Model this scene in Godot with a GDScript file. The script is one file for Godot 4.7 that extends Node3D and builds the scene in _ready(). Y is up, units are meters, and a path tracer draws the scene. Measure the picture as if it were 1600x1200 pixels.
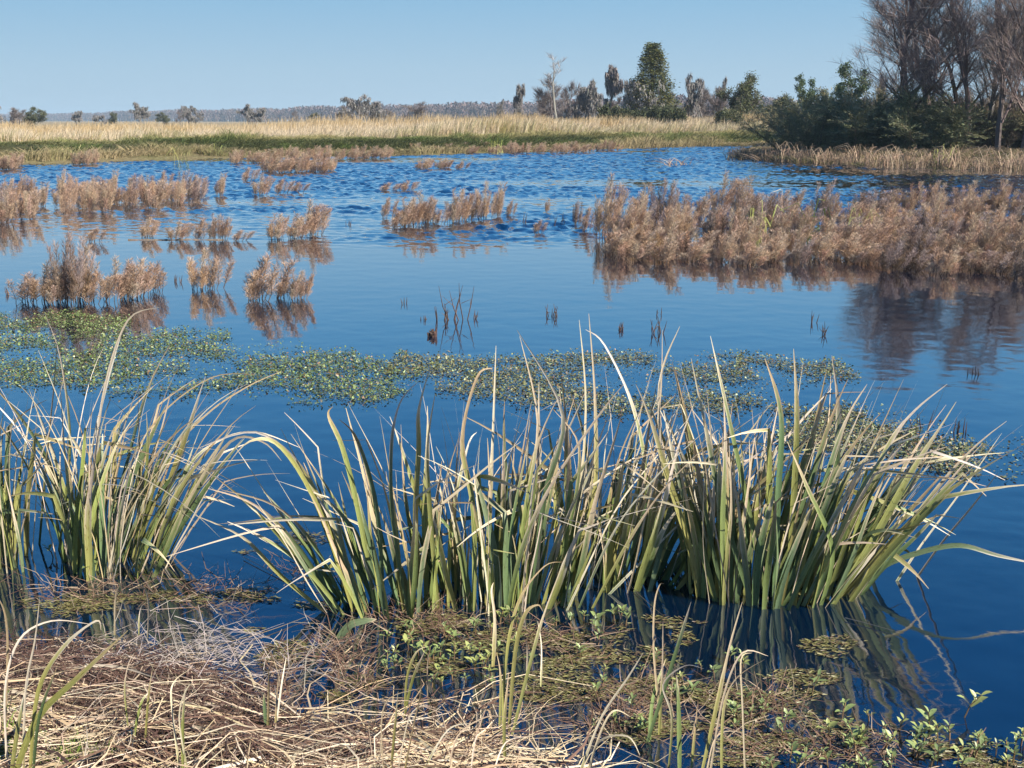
extends Node3D
# A winter marsh: open water with reed clumps, russet shrubs, a levee and far trees.

const EYE := 2.4            # camera height over the water (y = 0)
const PITCH := 0.24487      # radians, downwards
const FOCAL := 1648.5       # photograph pixels (1600 x 1200)

var R := RandomNumberGenerator.new()
var names := {}
var M := {}                 # materials
var n_low := FastNoiseLite.new()
var n_mid := FastNoiseLite.new()
var n_fine := FastNoiseLite.new()

# ------------------------------------------------------------------ mesh builder
class MB:
	var v := PackedVector3Array()
	var n := PackedVector3Array()
	var c := PackedColorArray()
	var u := PackedVector2Array()
	var i := PackedInt32Array()
	func tri(a: Vector3, b: Vector3, d: Vector3, col: Color) -> void:
		var k := v.size()
		v.append(a); v.append(b); v.append(d)
		c.append(col); c.append(col); c.append(col)
		i.append(k); i.append(k + 1); i.append(k + 2)
	func quad(a: Vector3, b: Vector3, d: Vector3, e: Vector3, col: Color) -> void:
		var k := v.size()
		v.append(a); v.append(b); v.append(d); v.append(e)
		for q in 4: c.append(col)
		i.append(k); i.append(k + 1); i.append(k + 2)
		i.append(k); i.append(k + 2); i.append(k + 3)
	# a flat strand along points, as wide as w (tapering to tw of it), facing roughly along "facing"
	func strand(p: PackedVector3Array, w: float, facing: Vector3, col: Color, tw := 0.2) -> void:
		var k := v.size()
		var m := p.size()
		for q in m:
			var t := (p[mini(q + 1, m - 1)] - p[maxi(q - 1, 0)])
			var s := t.cross(facing).normalized() * w * 0.5 * lerpf(1.0, tw, float(q) / (m - 1))
			v.append(p[q] - s); v.append(p[q] + s)
			c.append(col); c.append(col)
			if q < m - 1:
				var j := k + q * 2
				i.append(j); i.append(j + 1); i.append(j + 2)
				i.append(j + 1); i.append(j + 3); i.append(j + 2)
	func tube(p: PackedVector3Array, r: PackedFloat32Array, sides: int, col: Color) -> void:
		var k := v.size()
		var m := p.size()
		for q in m:
			var t := (p[mini(q + 1, m - 1)] - p[maxi(q - 1, 0)]).normalized()
			var a := t.cross(Vector3(0.31, 0.12, 0.94)).normalized()
			var b := t.cross(a)
			for s in sides:
				var an := TAU * s / sides
				v.append(p[q] + (a * cos(an) + b * sin(an)) * r[q])
				c.append(col)
			if q < m - 1:
				for s in sides:
					var x := k + q * sides + s
					var y := k + q * sides + (s + 1) % sides
					i.append(x); i.append(y); i.append(x + sides)
					i.append(y); i.append(y + sides); i.append(x + sides)
	func mesh() -> ArrayMesh:
		var a := []
		a.resize(Mesh.ARRAY_MAX)
		a[Mesh.ARRAY_VERTEX] = v
		a[Mesh.ARRAY_INDEX] = i
		a[Mesh.ARRAY_COLOR] = c
		if n.size() == v.size(): a[Mesh.ARRAY_NORMAL] = n
		if u.size() == v.size(): a[Mesh.ARRAY_TEX_UV] = u
		var am := ArrayMesh.new()
		am.add_surface_from_arrays(Mesh.PRIMITIVE_TRIANGLES, a)
		return am

# ------------------------------------------------------------------ small helpers
func rf(a: float, b: float) -> float: return R.randf_range(a, b)
func rv() -> Vector3: return Vector3(rf(-1, 1), rf(-1, 1), rf(-1, 1))
func vary(c: Color, k: float) -> Color:
	var s := rf(1.0 - k, 1.0 + k)
	return Color(c.r * s * rf(0.95, 1.05), c.g * s * rf(0.96, 1.04), c.b * s * rf(0.92, 1.08))
func pick(a: Array): return a[R.randi() % a.size()]

func ray(px: float, py: float) -> Vector3:
	var x := (px - 800.0) / FOCAL
	var y := (600.0 - py) / FOCAL
	return Vector3(x, -sin(PITCH) + y * cos(PITCH), -cos(PITCH) - y * sin(PITCH))
# where the line of sight through a spot of the photograph meets the level "h"
func G(px: float, py: float, h := 0.0) -> Vector3:
	var d := ray(px, py)
	return Vector3(0, EYE, 0) + d * ((h - EYE) / d.y)
# ... or a given distance in front of the viewer
func D(px: float, py: float, dist: float) -> Vector3:
	var d := ray(px, py)
	return Vector3(0, EYE, 0) + d * (dist / -d.z)
func xat(px: float, dist: float) -> float: return (px - 800.0) / FOCAL * dist * 1.0

func numbered(called: String) -> String:
	var k: int = names.get(called, 0)
	names[called] = k + 1
	return called if k == 0 else "%s_%03d" % [called, k]
func tag(o: Node, label: String, category: String, group := "") -> void:
	o.set_meta("label", label)
	o.set_meta("category", category)
	if group != "": o.set_meta("group", group)
func thing(called: String, label: String, category: String, at := Vector3.ZERO, group := "") -> Node3D:
	var o := Node3D.new()
	o.name = numbered(called)
	add_child(o, true)
	o.position = at
	tag(o, label, category, group)
	return o
func part(called: String, mesh: Mesh, mat: Material, parent: Node) -> MeshInstance3D:
	var o := MeshInstance3D.new()
	o.name = called
	o.mesh = mesh
	o.material_override = mat
	parent.add_child(o, true)
	return o
func single(called: String, mesh: Mesh, mat: Material, kind := "") -> MeshInstance3D:
	var o := MeshInstance3D.new()
	o.name = numbered(called)
	o.mesh = mesh
	o.material_override = mat
	add_child(o, true)
	if kind != "": o.set_meta("kind", kind)
	return o
func many(called: String, mesh: Mesh, mat: Material, xf: Array, cols: Array, label: String, category: String) -> void:
	var mm := MultiMesh.new()
	mm.transform_format = MultiMesh.TRANSFORM_3D
	mm.use_colors = true
	mm.mesh = mesh
	mm.instance_count = xf.size()
	for k in xf.size():
		mm.set_instance_transform(k, xf[k])
		mm.set_instance_color(k, cols[k])
	var o := MultiMeshInstance3D.new()
	o.name = numbered(called)
	o.multimesh = mm
	o.material_override = mat
	add_child(o, true)
	o.set_meta("kind", "stuff")
	tag(o, label, category)
func copy_of(proto: Node3D, at: Vector3, turn: float, size: Vector3, label: String, group := "") -> Node3D:
	var o: Node3D = proto.duplicate()
	o.name = numbered(str(proto.name))
	add_child(o, true)
	o.position = at
	o.rotation.y = turn
	o.scale = size
	tag(o, label, proto.get_meta("category"), group)
	if group == "" and o.has_meta("group"): o.remove_meta("group")
	return o

func interp(pts: Array, x: float) -> float:   # piecewise linear through [x, y] pairs
	if x <= pts[0][0]: return pts[0][1]
	for k in pts.size() - 1:
		if x <= pts[k + 1][0]:
			return lerpf(pts[k][1], pts[k + 1][1], (x - pts[k][0]) / (pts[k + 1][0] - pts[k][0]))
	return pts[-1][1]
func line_of(px: Array) -> Array:              # photograph spots at water level -> [x, distance] pairs
	var out := []
	for p in px:
		var g := G(p[0], p[1])
		out.append([g.x, -g.z])
	return out

# ------------------------------------------------------------------ the lie of the land
var levee_toe: Array
var right_edge: Array
var near_edge: Array

func land(x: float, d: float) -> float:
	var h := -0.45
	# levee and field behind the water
	var toe: float = interp(levee_toe, x) + n_mid.get_noise_2d(x * 0.6, 7.0) * 2.5
	var s := d - toe
	if s > -6.0:
		var lv := smoothstep(-3.0, 1.0, s) * 0.55 - 0.45 + smoothstep(0.5, 7.0, s) * 0.85
		var field := 0.75 + clampf((x + 25.0) / 60.0, 0.0, 1.0) * 0.55
		lv = lerpf(lv, field, smoothstep(8.0, 16.0, s))
		h = maxf(h, lv + n_mid.get_noise_2d(x, d) * 0.12 * smoothstep(-1.0, 3.0, s))
	# right bank
	if x > 12.0:
		var e: float = interp(right_edge, x)
		var inn := minf(d - e - 1.8, (x - (13.8 + (d - 67.0) * 0.24 + n_mid.get_noise_2d(d, 3.0))) * 0.8)
		h = maxf(h, -0.45 + smoothstep(-1.5, 0.6, inn) * 0.55 + smoothstep(0.5, 6.0, inn) * 0.45)
	# the bank we stand on
	var ne: float = interp(near_edge, x)
	var b := ne - d
	if b > -0.6:
		h = maxf(h, -0.45 + smoothstep(-0.45, 0.12, b) * 0.49 + smoothstep(0.05, 0.7, b) * 0.17 + smoothstep(0.6, 3.0, b) * 0.5
			+ n_fine.get_noise_2d(x * 2.0, d * 2.0) * 0.09 * smoothstep(-0.1, 0.4, b))
	return h

func steps(list: Array) -> PackedFloat32Array:   # [from, to, step] runs joined
	var out := PackedFloat32Array()
	for r in list:
		var x: float = r[0]
		while x < r[1] - 0.001:
			out.append(x)
			x += r[2]
	out.append(list[-1][1])
	return out

func _ready() -> void:
	R.seed = 20240
	for q in [[n_low, 0.02, 5], [n_mid, 0.11, 11], [n_fine, 0.9, 23]]:
		q[0].noise_type = FastNoiseLite.TYPE_SIMPLEX_SMOOTH
		q[0].frequency = q[1]
		q[0].seed = q[2]
		q[0].fractal_octaves = 3
	# --- camera
	var cam := Camera3D.new()
	cam.name = "camera"
	cam.fov = 40.0
	cam.near = 0.05
	cam.far = 9000.0
	cam.position = Vector3(0, EYE, 0)
	cam.rotation.x = -PITCH
	add_child(cam)
	cam.current = true
	# --- sky: clear air, paler towards the horizon
	var sky_rows := [[0.0, Color(0.2369, 0.3182, 0.3892)], [2.5, Color(0.2115, 0.3046, 0.3850)], [7.0, Color(0.1312, 0.2555, 0.3765)], [11.0, Color(0.0762, 0.2242, 0.3977)], [16.0, Color(0.0423, 0.1794, 0.3850)], [26.0, Color(0.0152, 0.1066, 0.3046)], [45.0, Color(0.0068, 0.0677, 0.2242)], [90.0, Color(0.0051, 0.0491, 0.1819)]]
	var im := Image.create(8, 1024, false, Image.FORMAT_RGBF)
	for y in 1024:
		var el := 90.0 - 180.0 * (y + 0.5) / 1024.0
		var c: Color = sky_rows[0][1]
		for k in sky_rows.size() - 1:
			if el > sky_rows[k][0]:
				var t := clampf((el - sky_rows[k][0]) / (sky_rows[k + 1][0] - sky_rows[k][0]), 0, 1)
				c = (sky_rows[k][1] as Color).lerp(sky_rows[k + 1][1], t)
		for x in 8: im.set_pixel(x, y, c)
	var pano := PanoramaSkyMaterial.new()
	pano.panorama = ImageTexture.create_from_image(im)
	var sky := Sky.new()
	sky.sky_material = pano
	var env := Environment.new()
	env.background_mode = Environment.BG_SKY
	env.sky = sky
	env.tonemap_mode = Environment.TONE_MAPPER_LINEAR
	env.tonemap_exposure = 1.95
	env.sdfgi_enabled = true
	env.ssao_enabled = true
	env.ssil_enabled = true
	env.fog_enabled = true
	env.fog_density = 0.00026
	env.fog_light_color = Color(0.80, 0.92, 1.0)
	var we := WorldEnvironment.new()
	we.name = "environment"
	we.environment = env
	add_child(we)
	# --- sun: behind the viewer, to the right
	var sun := DirectionalLight3D.new()
	sun.name = "sun"
	sun.light_energy = 1.6
	sun.light_color = Color(1.0, 0.965, 0.91)
	sun.light_angular_distance = 0.5
	sun.shadow_enabled = true
	add_child(sun)
	sun.look_at_from_position(Vector3(0.80, 0.78, 0.50) * 50.0, Vector3.ZERO, Vector3.UP)

	materials()
	levee_toe = line_of([[-900, 268], [-200, 262], [60, 256], [300, 248], [600, 244], [760, 239], [900, 234], [1100, 229], [1300, 228]])
	right_edge = line_of([[1120, 250], [1250, 257], [1400, 264], [1600, 270], [2100, 285]])
	near_edge = line_of([[-900, 950], [-200, 1005], [0, 1026], [150, 1030], [270, 1044], [350, 1078], [420, 1120], [480, 1150], [600, 1162], [740, 1192], [860, 1240], [1000, 1290], [1150, 1340], [1300, 1390], [1700, 1500]])
	build_ground()
	build_water()
	distant_wood()
	field_grass()
	levee_plants()
	far_trees()
	right_bank()
	shrubs()
	snags()
	floating_mats()
	reeds()
	shallows()
	bank_litter()
	bank_blades()

func mat(rough := 0.9, back := 0.0, spec := 0.3) -> StandardMaterial3D:
	var m := StandardMaterial3D.new()
	m.vertex_color_use_as_albedo = true
	m.roughness = rough
	m.metallic_specular = spec
	m.cull_mode = BaseMaterial3D.CULL_DISABLED
	if back > 0.0:
		m.backlight_enabled = true
		m.backlight = Color(back, back, back)
	return m
func noise_tex(freq: float, lo: Color, hi: Color, sd: int, oct := 4) -> NoiseTexture2D:
	var n := FastNoiseLite.new()
	n.seed = sd
	n.frequency = freq
	n.fractal_octaves = oct
	var t := NoiseTexture2D.new()
	t.width = 512; t.height = 512
	t.seamless = true
	t.noise = n
	var g := Gradient.new()
	g.set_color(0, lo); g.set_color(1, hi)
	t.color_ramp = g
	return t
func normal_tex(freq: float, strength: float, sd: int) -> NoiseTexture2D:
	var n := FastNoiseLite.new()
	n.seed = sd
	n.frequency = freq
	n.fractal_octaves = 3
	var t := NoiseTexture2D.new()
	t.width = 512; t.height = 512
	t.seamless = true
	t.noise = n
	t.as_normal_map = true
	t.bump_strength = strength
	return t

func materials() -> void:
	M.veg = mat(0.85, 0.5)
	M.twig = mat(0.9)
	M.bark = mat(0.95)
	M.moss = mat(0.95, 0.2)
	M.leaf = mat(0.45, 0.35, 0.5)
	# strap leaves: fibres along the blade, blotches of decay
	var im := Image.create(32, 512, false, Image.FORMAT_RGB8)
	var streak := []
	for x in 32: streak.append(rf(0.80, 1.0))
	var spot := FastNoiseLite.new()
	spot.frequency = 0.05
	spot.seed = 4
	for y in 512:
		for x in 32:
			var k: float = streak[x] * rf(0.93, 1.0)
			var s := spot.get_noise_2d(x * 2.2, y * 0.45)
			var brown := smoothstep(0.34, 0.50, s) * 0.6
			im.set_pixel(x, y, Color(k, k, k).lerp(Color(0.60 * k, 0.46 * k, 0.34 * k), brown))
	var bl := mat(0.5, 0.4, 0.45)
	bl.albedo_texture = ImageTexture.create_from_image(im)
	M.blade = bl
	var g := mat(0.97)
	g.albedo_texture = noise_tex(0.02, Color(0.62, 0.6, 0.58), Color(1, 1, 1), 3)
	g.uv1_triplanar = true
	g.uv1_world_triplanar = true
	g.uv1_scale = Vector3(0.35, 0.35, 0.35)
	g.normal_enabled = true
	g.normal_texture = normal_tex(0.03, 6.0, 9)
	M.ground = g
	var w := StandardMaterial3D.new()
	w.albedo_color = Color(0.0006, 0.0065, 0.021).linear_to_srgb()
	w.roughness = 0.03
	w.metallic_specular = 0.7
	w.clearcoat_enabled = true
	w.clearcoat = 1.0
	w.clearcoat_roughness = 0.03
	w.normal_enabled = true
	w.normal_texture = normal_tex(0.02, 2.0, 31)
	w.normal_scale = 0.10
	w.uv1_triplanar = true
	w.uv1_world_triplanar = true
	w.uv1_scale = Vector3(0.45, 0.45, 0.9)
	M.water = w

# ------------------------------------------------------------------ setting
func grid(xs: PackedFloat32Array, ds: PackedFloat32Array, height: Callable, colour: Callable) -> MB:
	var b := MB.new()
	var nx := xs.size()
	for d in ds:
		for x in xs:
			var h: float = height.call(x, d)
			b.v.append(Vector3(x, h, -d))
			b.c.append(colour.call(x, d, h))
	for r in ds.size() - 1:
		for q in nx - 1:
			var k := r * nx + q
			b.i.append(k); b.i.append(k + nx); b.i.append(k + 1)
			b.i.append(k + 1); b.i.append(k + nx); b.i.append(k + nx + 1)
	smooth_grid(b, nx, ds.size())
	return b
func smooth_grid(b: MB, nx: int, nd: int) -> void:
	b.n.resize(b.v.size())
	for r in nd:
		for q in nx:
			var a := b.v[r * nx + mini(q + 1, nx - 1)] - b.v[r * nx + maxi(q - 1, 0)]
			var e := b.v[mini(r + 1, nd - 1) * nx + q] - b.v[maxi(r - 1, 0) * nx + q]
			b.n[r * nx + q] = a.cross(e).normalized()

func soil(x: float, d: float, h: float) -> Color:
	var k := n_mid.get_noise_2d(x * 3.0, d * 3.0) * 0.5 + 0.5
	if d < 12.0:
		return Color(0.07, 0.046, 0.032).lerp(Color(0.15, 0.105, 0.07), k)
	var toe: float = interp(levee_toe, x)
	var s := d - toe
	if x > 13.0 and d < toe - 2.0:
		return Color(0.10, 0.085, 0.05).lerp(Color(0.17, 0.14, 0.08), k)
	if s < 2.2: return Color(0.27, 0.21, 0.13).lerp(Color(0.17, 0.18, 0.07), k)
	if s < 7.0: return Color(0.075, 0.055, 0.035).lerp(Color(0.11, 0.13, 0.045), k)
	return Color(0.22, 0.22, 0.09).lerp(Color(0.42, 0.33, 0.18), smoothstep(8.0, 13.0, s))

func build_ground() -> void:
	var xs := steps([[-4500, -600, 650.0], [-600, -120, 40.0], [-120, -6, 2.0], [-6, 6, 0.1], [6, 120, 2.0], [120, 600, 40.0], [600, 4500, 650.0]])
	var ds := steps([[-40, -2, 6.0], [-2, 6.5, 0.1], [6.5, 50, 2.0], [50, 130, 0.8], [130, 600, 30.0], [600, 6000, 500.0]])
	var o := single("ground", grid(xs, ds, land, soil).mesh(), M.ground, "structure")
	tag(o, "brown marsh ground of bank, levee and field", "ground")

func ripple(x: float, d: float) -> float:
	# chop raised by wind on the open reach, slicks in between, small ripples close by
	var open := smoothstep(20.0, 27.0, d + n_low.get_noise_2d(x * 1.2, d) * 7.0)
	var slick := smoothstep(0.12, 0.32, n_low.get_noise_2d(x * 0.9 + 40.0, d * 2.6 + 13.0))
	var rough := open * (1.0 - 0.68 * slick)
	var amp := lerpf(0.0016, 0.075, rough)
	var h := n_fine.get_noise_2d(x * 1.15 + 3.0, d * 2.1) * amp
	if rough > 0.02: h += n_fine.get_noise_2d(x * 2.2 + 9.0, d * 3.6 + 31.0) * 0.075 * rough
	h += sin(x * 0.9 + d * 3.1 + n_mid.get_noise_2d(x, d) * 5.0) * amp * 0.10
	if d < 26.0:
		h += n_fine.get_noise_2d(x * 3.1, d * 5.2 + 50.0) * 0.0009
	return h

func build_water() -> void:
	var b := MB.new()
	var ds := PackedFloat32Array()
	var d := 2.4
	while d < 128.0:
		ds.append(d)
		d += clampf(d * 0.0056, 0.03, 0.2)
	var nx := 540
	for dd in ds:
		var w := 5.0 + 0.72 * dd
		for q in nx:
			var x := (q * 2.0 / (nx - 1) - 1.0) * w
			b.v.append(Vector3(x, ripple(x, dd), -dd))
			b.c.append(Color.WHITE)
	for r in ds.size() - 1:
		for q in nx - 1:
			var k := r * nx + q
			b.i.append(k); b.i.append(k + nx); b.i.append(k + 1)
			b.i.append(k + 1); b.i.append(k + nx); b.i.append(k + nx + 1)
	smooth_grid(b, nx, ds.size())
	var o := single("water", b.mesh(), M.water, "structure")
	tag(o, "blue marsh water, rippled far out and calm close by", "water")

func distant_wood() -> void:
	# bare crowns seen over the field, one mass
	var xf := []
	var cols := []
	var mb := MB.new()
	for k in 70:
		var a := Vector3(rf(-0.32, 0.32), rf(0.25, 1.0), rf(-0.3, 0.3))
		a.x *= 1.25 - a.y * 0.8
		var s := rf(0.08, 0.17)
		mb.tri(a + rv() * s, a + rv() * s, a + rv() * s, vary(Color(0.17, 0.125, 0.12), 0.3))
	for k in 5:
		var x := rf(-0.2, 0.2)
		mb.quad(Vector3(x - 0.015, 0, rf(-.1, .1)), Vector3(x + 0.015, 0, 0), Vector3(x * 1.5 + 0.01, 0.8, 0), Vector3(x * 1.5 - 0.01, 0.8, 0), Color(0.16, 0.13, 0.11))
	var m := mb.mesh()
	for row in 4:
		var px := -500.0
		while px < 2100.0:
			var dist := 1.0 / lerpf(1.0 / 2900.0, 1.0 / 880.0, clampf(px / 800.0, -0.2, 1.3)) + row * 40.0 + rf(-15, 15)
			var hgt := rf(14.0, 16.5) + n_low.get_noise_1d(px * 0.6) * 3.0
			var bs := Basis(Vector3.UP, rf(0, TAU)).scaled(Vector3(hgt * 0.8, hgt, hgt * 0.8))
			xf.append(Transform3D(bs, Vector3(xat(px, dist), 0.6, -dist)))
			cols.append(vary(Color(1, 1, 1), 0.22))
			px += 9.0 * FOCAL / dist * rf(0.4, 0.9) * 0.45
	many("distant_wood", m, M.twig, xf, cols, "far band of grey purple winter wood along the horizon", "wood")

func tuft_mesh(blades: int, spread: float, wide: float, lean: float, curl: float) -> ArrayMesh:
	var b := MB.new()
	for k in blades:
		var a := rf(0, TAU)
		var r := sqrt(R.randf()) * spread
		var p0 := Vector3(cos(a) * r, -0.05, sin(a) * r)
		var dir := Vector3(cos(a + rf(-1, 1)), 0, sin(a + rf(-1, 1))) * rf(0, lean) + Vector3(lean * 0.3, 0, 0)
		var hh := rf(0.6, 1.0)
		var p := PackedVector3Array([p0])
		for q in [0.35, 0.7, 1.0]:
			p.append(p0 + Vector3(0, hh * q * (1.0 - curl * q * 0.4), 0) + dir * hh * q * (0.5 + curl * q))
		var k2 := rf(0.8, 1.15)
		b.strand(p, wide * rf(0.7, 1.3), Vector3(rf(-1, 1), 0.2, rf(-1, 1)), Color(k2, k2, k2), 0.25)
	return b.mesh()

func field_grass() -> void:
	# dry cane and broomsedge on the flat behind the levee
	for kind in 2:
		var m := tuft_mesh(28 if kind == 0 else 22, 0.5, 0.03 if kind == 0 else 0.04, 0.45, 0.6)
		var xf := []
		var cols := []
		for k in 9000:
			var x := rf(-70, 62)
			var toe: float = interp(levee_toe, x)
			var s := 9.0 + pow(R.randf(), 1.6) * 55.0
			var lump := n_low.get_noise_2d(x * 1.6, s * 2.0)
			if s < 10.5 + n_mid.get_noise_1d(x) * 2.0: continue
			var hgt := rf(1.1, 1.6) * (1.1 + lump * 1.1) * (0.75 if kind == 1 else 1.0)
			hgt *= 1.0 + 0.35 * smoothstep(-35.0, -5.0, x)
			var d := toe + s
			if x > 13.8 + (d - 64.0) * 0.24 and d < 84.0: continue
			var bs := Basis(Vector3.UP, rf(-0.7, 0.7)).scaled(Vector3(rf(0.9, 1.4), hgt, rf(0.9, 1.4)))
			xf.append(Transform3D(bs, Vector3(x, land(x, d), -d)))
			var c := Color(0.60, 0.48, 0.32).lerp(Color(0.70, 0.60, 0.44), R.randf())
			if lump > 0.12 or R.randf() < 0.15: c = c.lerp(Color(0.50, 0.36, 0.17), rf(0.3, 1.0))
			if s < 13.0 and R.randf() < 0.45: c = c.lerp(Color(0.26, 0.27, 0.10), 0.6)
			cols.append(c)
		many("dry_grass", m, M.veg, xf, cols, ["tall tan dry grass filling the field behind the levee", "shorter straw coloured sedge mixed through the field behind the levee"][kind], "grass")

func levee_plants() -> void:
	# low growth on the slope: green patches, bare dark bank, straw along the water
	var m := tuft_mesh(18, 0.5, 0.045, 0.8, 0.7)
	var xf := []
	var cols := []
	for k in 12000:
		var x := rf(-62, 36)
		var toe: float = interp(levee_toe, x)
		var s := rf(0.2, 12.0)
		var n := n_mid.get_noise_2d(x * 2.2, s * 2.4)
		var n2 := n_low.get_noise_2d(x * 2.2, s * 5.0 + 80.0)
		var bare := x < -24.0 and s > 2.4 and s < 6.4 and n < 0.22
		if bare and R.randf() < 0.90: continue
		var d := toe + s
		if x > 14.0 and d < 60.0: continue
		var c := Color(0.13, 0.15, 0.05).lerp(Color(0.29, 0.27, 0.11), R.randf()).lerp(Color(0.34, 0.28, 0.14), clampf(n2 * 2.0, 0.0, 0.8))
		if n2 < -0.02 or n < -0.25: c = c.lerp(Color(0.045, 0.065, 0.028), rf(0.4, 0.95))
		if n > 0.3: c = c.lerp(Color(0.13, 0.18, 0.05), 0.7)
		if s < 2.4: c = c.lerp(Color(0.42, 0.33, 0.19), rf(0.2, 1.0))
		elif s > 6.5: c = c.lerp(Color(0.42, 0.38, 0.17), rf(0.1, 0.7))
		var hgt := rf(0.2, 0.5) * (1.0 + 2.6 * maxf(n + n2 * 1.4, 0.0))
		if bare: hgt *= 0.6
		if s > 6.5: hgt *= 0.6
		xf.append(Transform3D(Basis(Vector3.UP, rf(0, TAU)).scaled(Vector3(rf(0.6, 1.1), hgt, rf(0.6, 1.1))), Vector3(x, land(x, d), -d)))
		cols.append(c)
	many("levee_herbs", m, M.veg, xf, cols, "green and straw coloured low herbs covering the levee slope", "herbs")

# ------------------------------------------------------------------ trees
# grows a branch; wood goes to w, the ends and their directions to tips
func grow(w: MB, tips: Array, p: Vector3, dir: Vector3, ln: float, rad: float, lev: int, o: Dictionary) -> void:
	var segs := 5 if lev == 0 else 4 if lev == 1 else 3
	var pts := PackedVector3Array([p])
	var rs := PackedFloat32Array([rad])
	var last: int = o.levels
	var end_k := 0.45 if lev == 0 else 0.3
	for s in segs:
		dir = (dir + rv() * o.wob + Vector3(0, o.up, 0) * (0.4 if lev == 0 else 1.0)).normalized()
		p += dir * ln / segs
		pts.append(p)
		rs.append(rad * lerpf(1.0, end_k, float(s + 1) / segs))
	w.tube(pts, rs, 5 if lev == 0 else 4 if lev == 1 else 3, vary(o.bark, 0.15))
	if lev >= last:
		tips.append([p, dir])
		tips.append([pts[segs - 1], dir])
		return
	var kids: int = o.kids[lev]
	for k in kids:
		var t := lerpf(o.first if lev == 0 else 0.2, 1.0, (k + R.randf()) / kids)
		var f := t * segs
		var at := pts[int(minf(f, segs - 1))].lerp(pts[int(minf(f, segs - 1)) + 1], f - int(minf(f, segs - 1)))
		var ax := dir.cross(rv()).normalized()
		var nd := dir.rotated(ax, rf(o.ang * 0.6, o.ang * 1.25))
		var shrink: float = lerpf(1.0, o.taper, t) if lev == 0 else lerpf(1.0, 0.6, t)
		grow(w, tips, at, nd, ln * o.ratio * shrink * rf(0.75, 1.2), rad * lerpf(1.0, end_k, t) * 0.55, lev + 1, o)
	if lev > 0: tips.append([p, dir])

func twigs(b: MB, tips: Array, n: int, ln: float, wide: float, col: Color, up := 0.3) -> void:
	for t in tips:
		for k in n:
			var d: Vector3 = (t[1] + rv() * 0.75 + Vector3(0, up, 0)).normalized()
			var a: Vector3 = t[0] - t[1] * rf(0, ln * 0.6)
			var mid: Vector3 = a + d * ln * 0.5 + rv() * ln * 0.07
			var c := vary(col, 0.25)
			b.strand(PackedVector3Array([a, mid, mid + (d + rv() * 0.35).normalized() * ln * rf(0.3, 0.6)]), wide, rv(), c, 0.3)
func leaves(b: MB, tips: Array, n: int, r: float, size: float, col: Color, flat := 1.0) -> void:
	for t in tips:
		var c0 := vary(col, 0.22)
		for k in n:
			var q := rv()
			var a: Vector3 = t[0] + Vector3(q.x, q.y * flat, q.z) * r * sqrt(R.randf())
			var d1 := rv().normalized() * size * rf(0.6, 1.3)
			var d2 := rv().normalized() * size * 0.45
			b.tri(a, a + d1 + d2, a + d1 - d2, vary(c0, 0.2))
func hangings(b: MB, tips: Array, n: int, ln: float, wide: float, col: Color, share := 1.0) -> void:
	for t in tips:
		if R.randf() > share: continue
		for k in n:
			var a: Vector3 = t[0] + rv() * 0.22
			var l := ln * rf(0.35, 1.1)
			b.strand(PackedVector3Array([a, a + Vector3(rf(-.08, .1), -l * 0.5, rf(-.08, .08)), a + Vector3(rf(-.05, .16), -l, rf(-.1, .1))]), wide * rf(0.6, 1.3), Vector3(rf(-1, 1), 0.1, rf(-1, 1)), vary(col, 0.25), 0.25)

func tree_proto(called: String, cat: String, w: MB, f: MB, fm: Material, label: String, at: Vector3, group := "") -> Node3D:
	var o := thing(called, label, cat, at, group)
	part("trunk", w.mesh(), M.bark, o)
	var c := part("crown", f.mesh(), fm, o)
	var box := c.mesh.get_aabb().merge((o.get_child(0) as MeshInstance3D).mesh.get_aabb())
	o.set_meta("tall", box.end.y)
	o.set_meta("broad", (box.size.x + box.size.z) * 0.5)
	return o

func opts(d: Dictionary) -> Dictionary:
	var o := {"levels": 3, "kids": [8, 6, 5], "wob": 0.16, "up": 0.06, "ang": 0.8, "ratio": 0.5, "first": 0.3, "taper": 0.5, "bark": Color(0.17, 0.14, 0.12)}
	o.merge(d, true)
	return o

func bare_tree(h: float, o: Dictionary, tw: Color, n: int, ln: float, wide: float) -> Array:
	var w := MB.new()
	var f := MB.new()
	var tips := []
	grow(w, tips, Vector3(0, -0.3, 0), Vector3(rf(-.08, .08), 1, rf(-.08, .08)).normalized(), h * 0.72, h * o.get("thick", 0.017), 0, o)
	twigs(f, tips, n, ln, wide, tw)
	return [w, f, tips]

func set_tree(proto: Node3D, px: float, dist: float, top: float, base: float, label: String, group: String, wide := 1.0, first := false) -> void:
	# stands at a bearing and a distance, as tall as the photograph shows it
	var hgt := EYE + dist * tan(atan((600.0 - top) / FOCAL) - PITCH) - base
	var at := Vector3(xat(px, dist), base, -dist)
	var s := hgt / float(proto.get_meta("tall"))
	wide = wide / FOCAL * dist / float(proto.get_meta("broad")) / s      # wide: breadth in the photograph
	if first:
		proto.position = at
		proto.scale = Vector3(s * wide, s, s * wide)
		tag(proto, label, proto.get_meta("category"), group)
	else:
		copy_of(proto, at, rf(0, TAU), Vector3(s * wide, s, s * wide), label, group)

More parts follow.
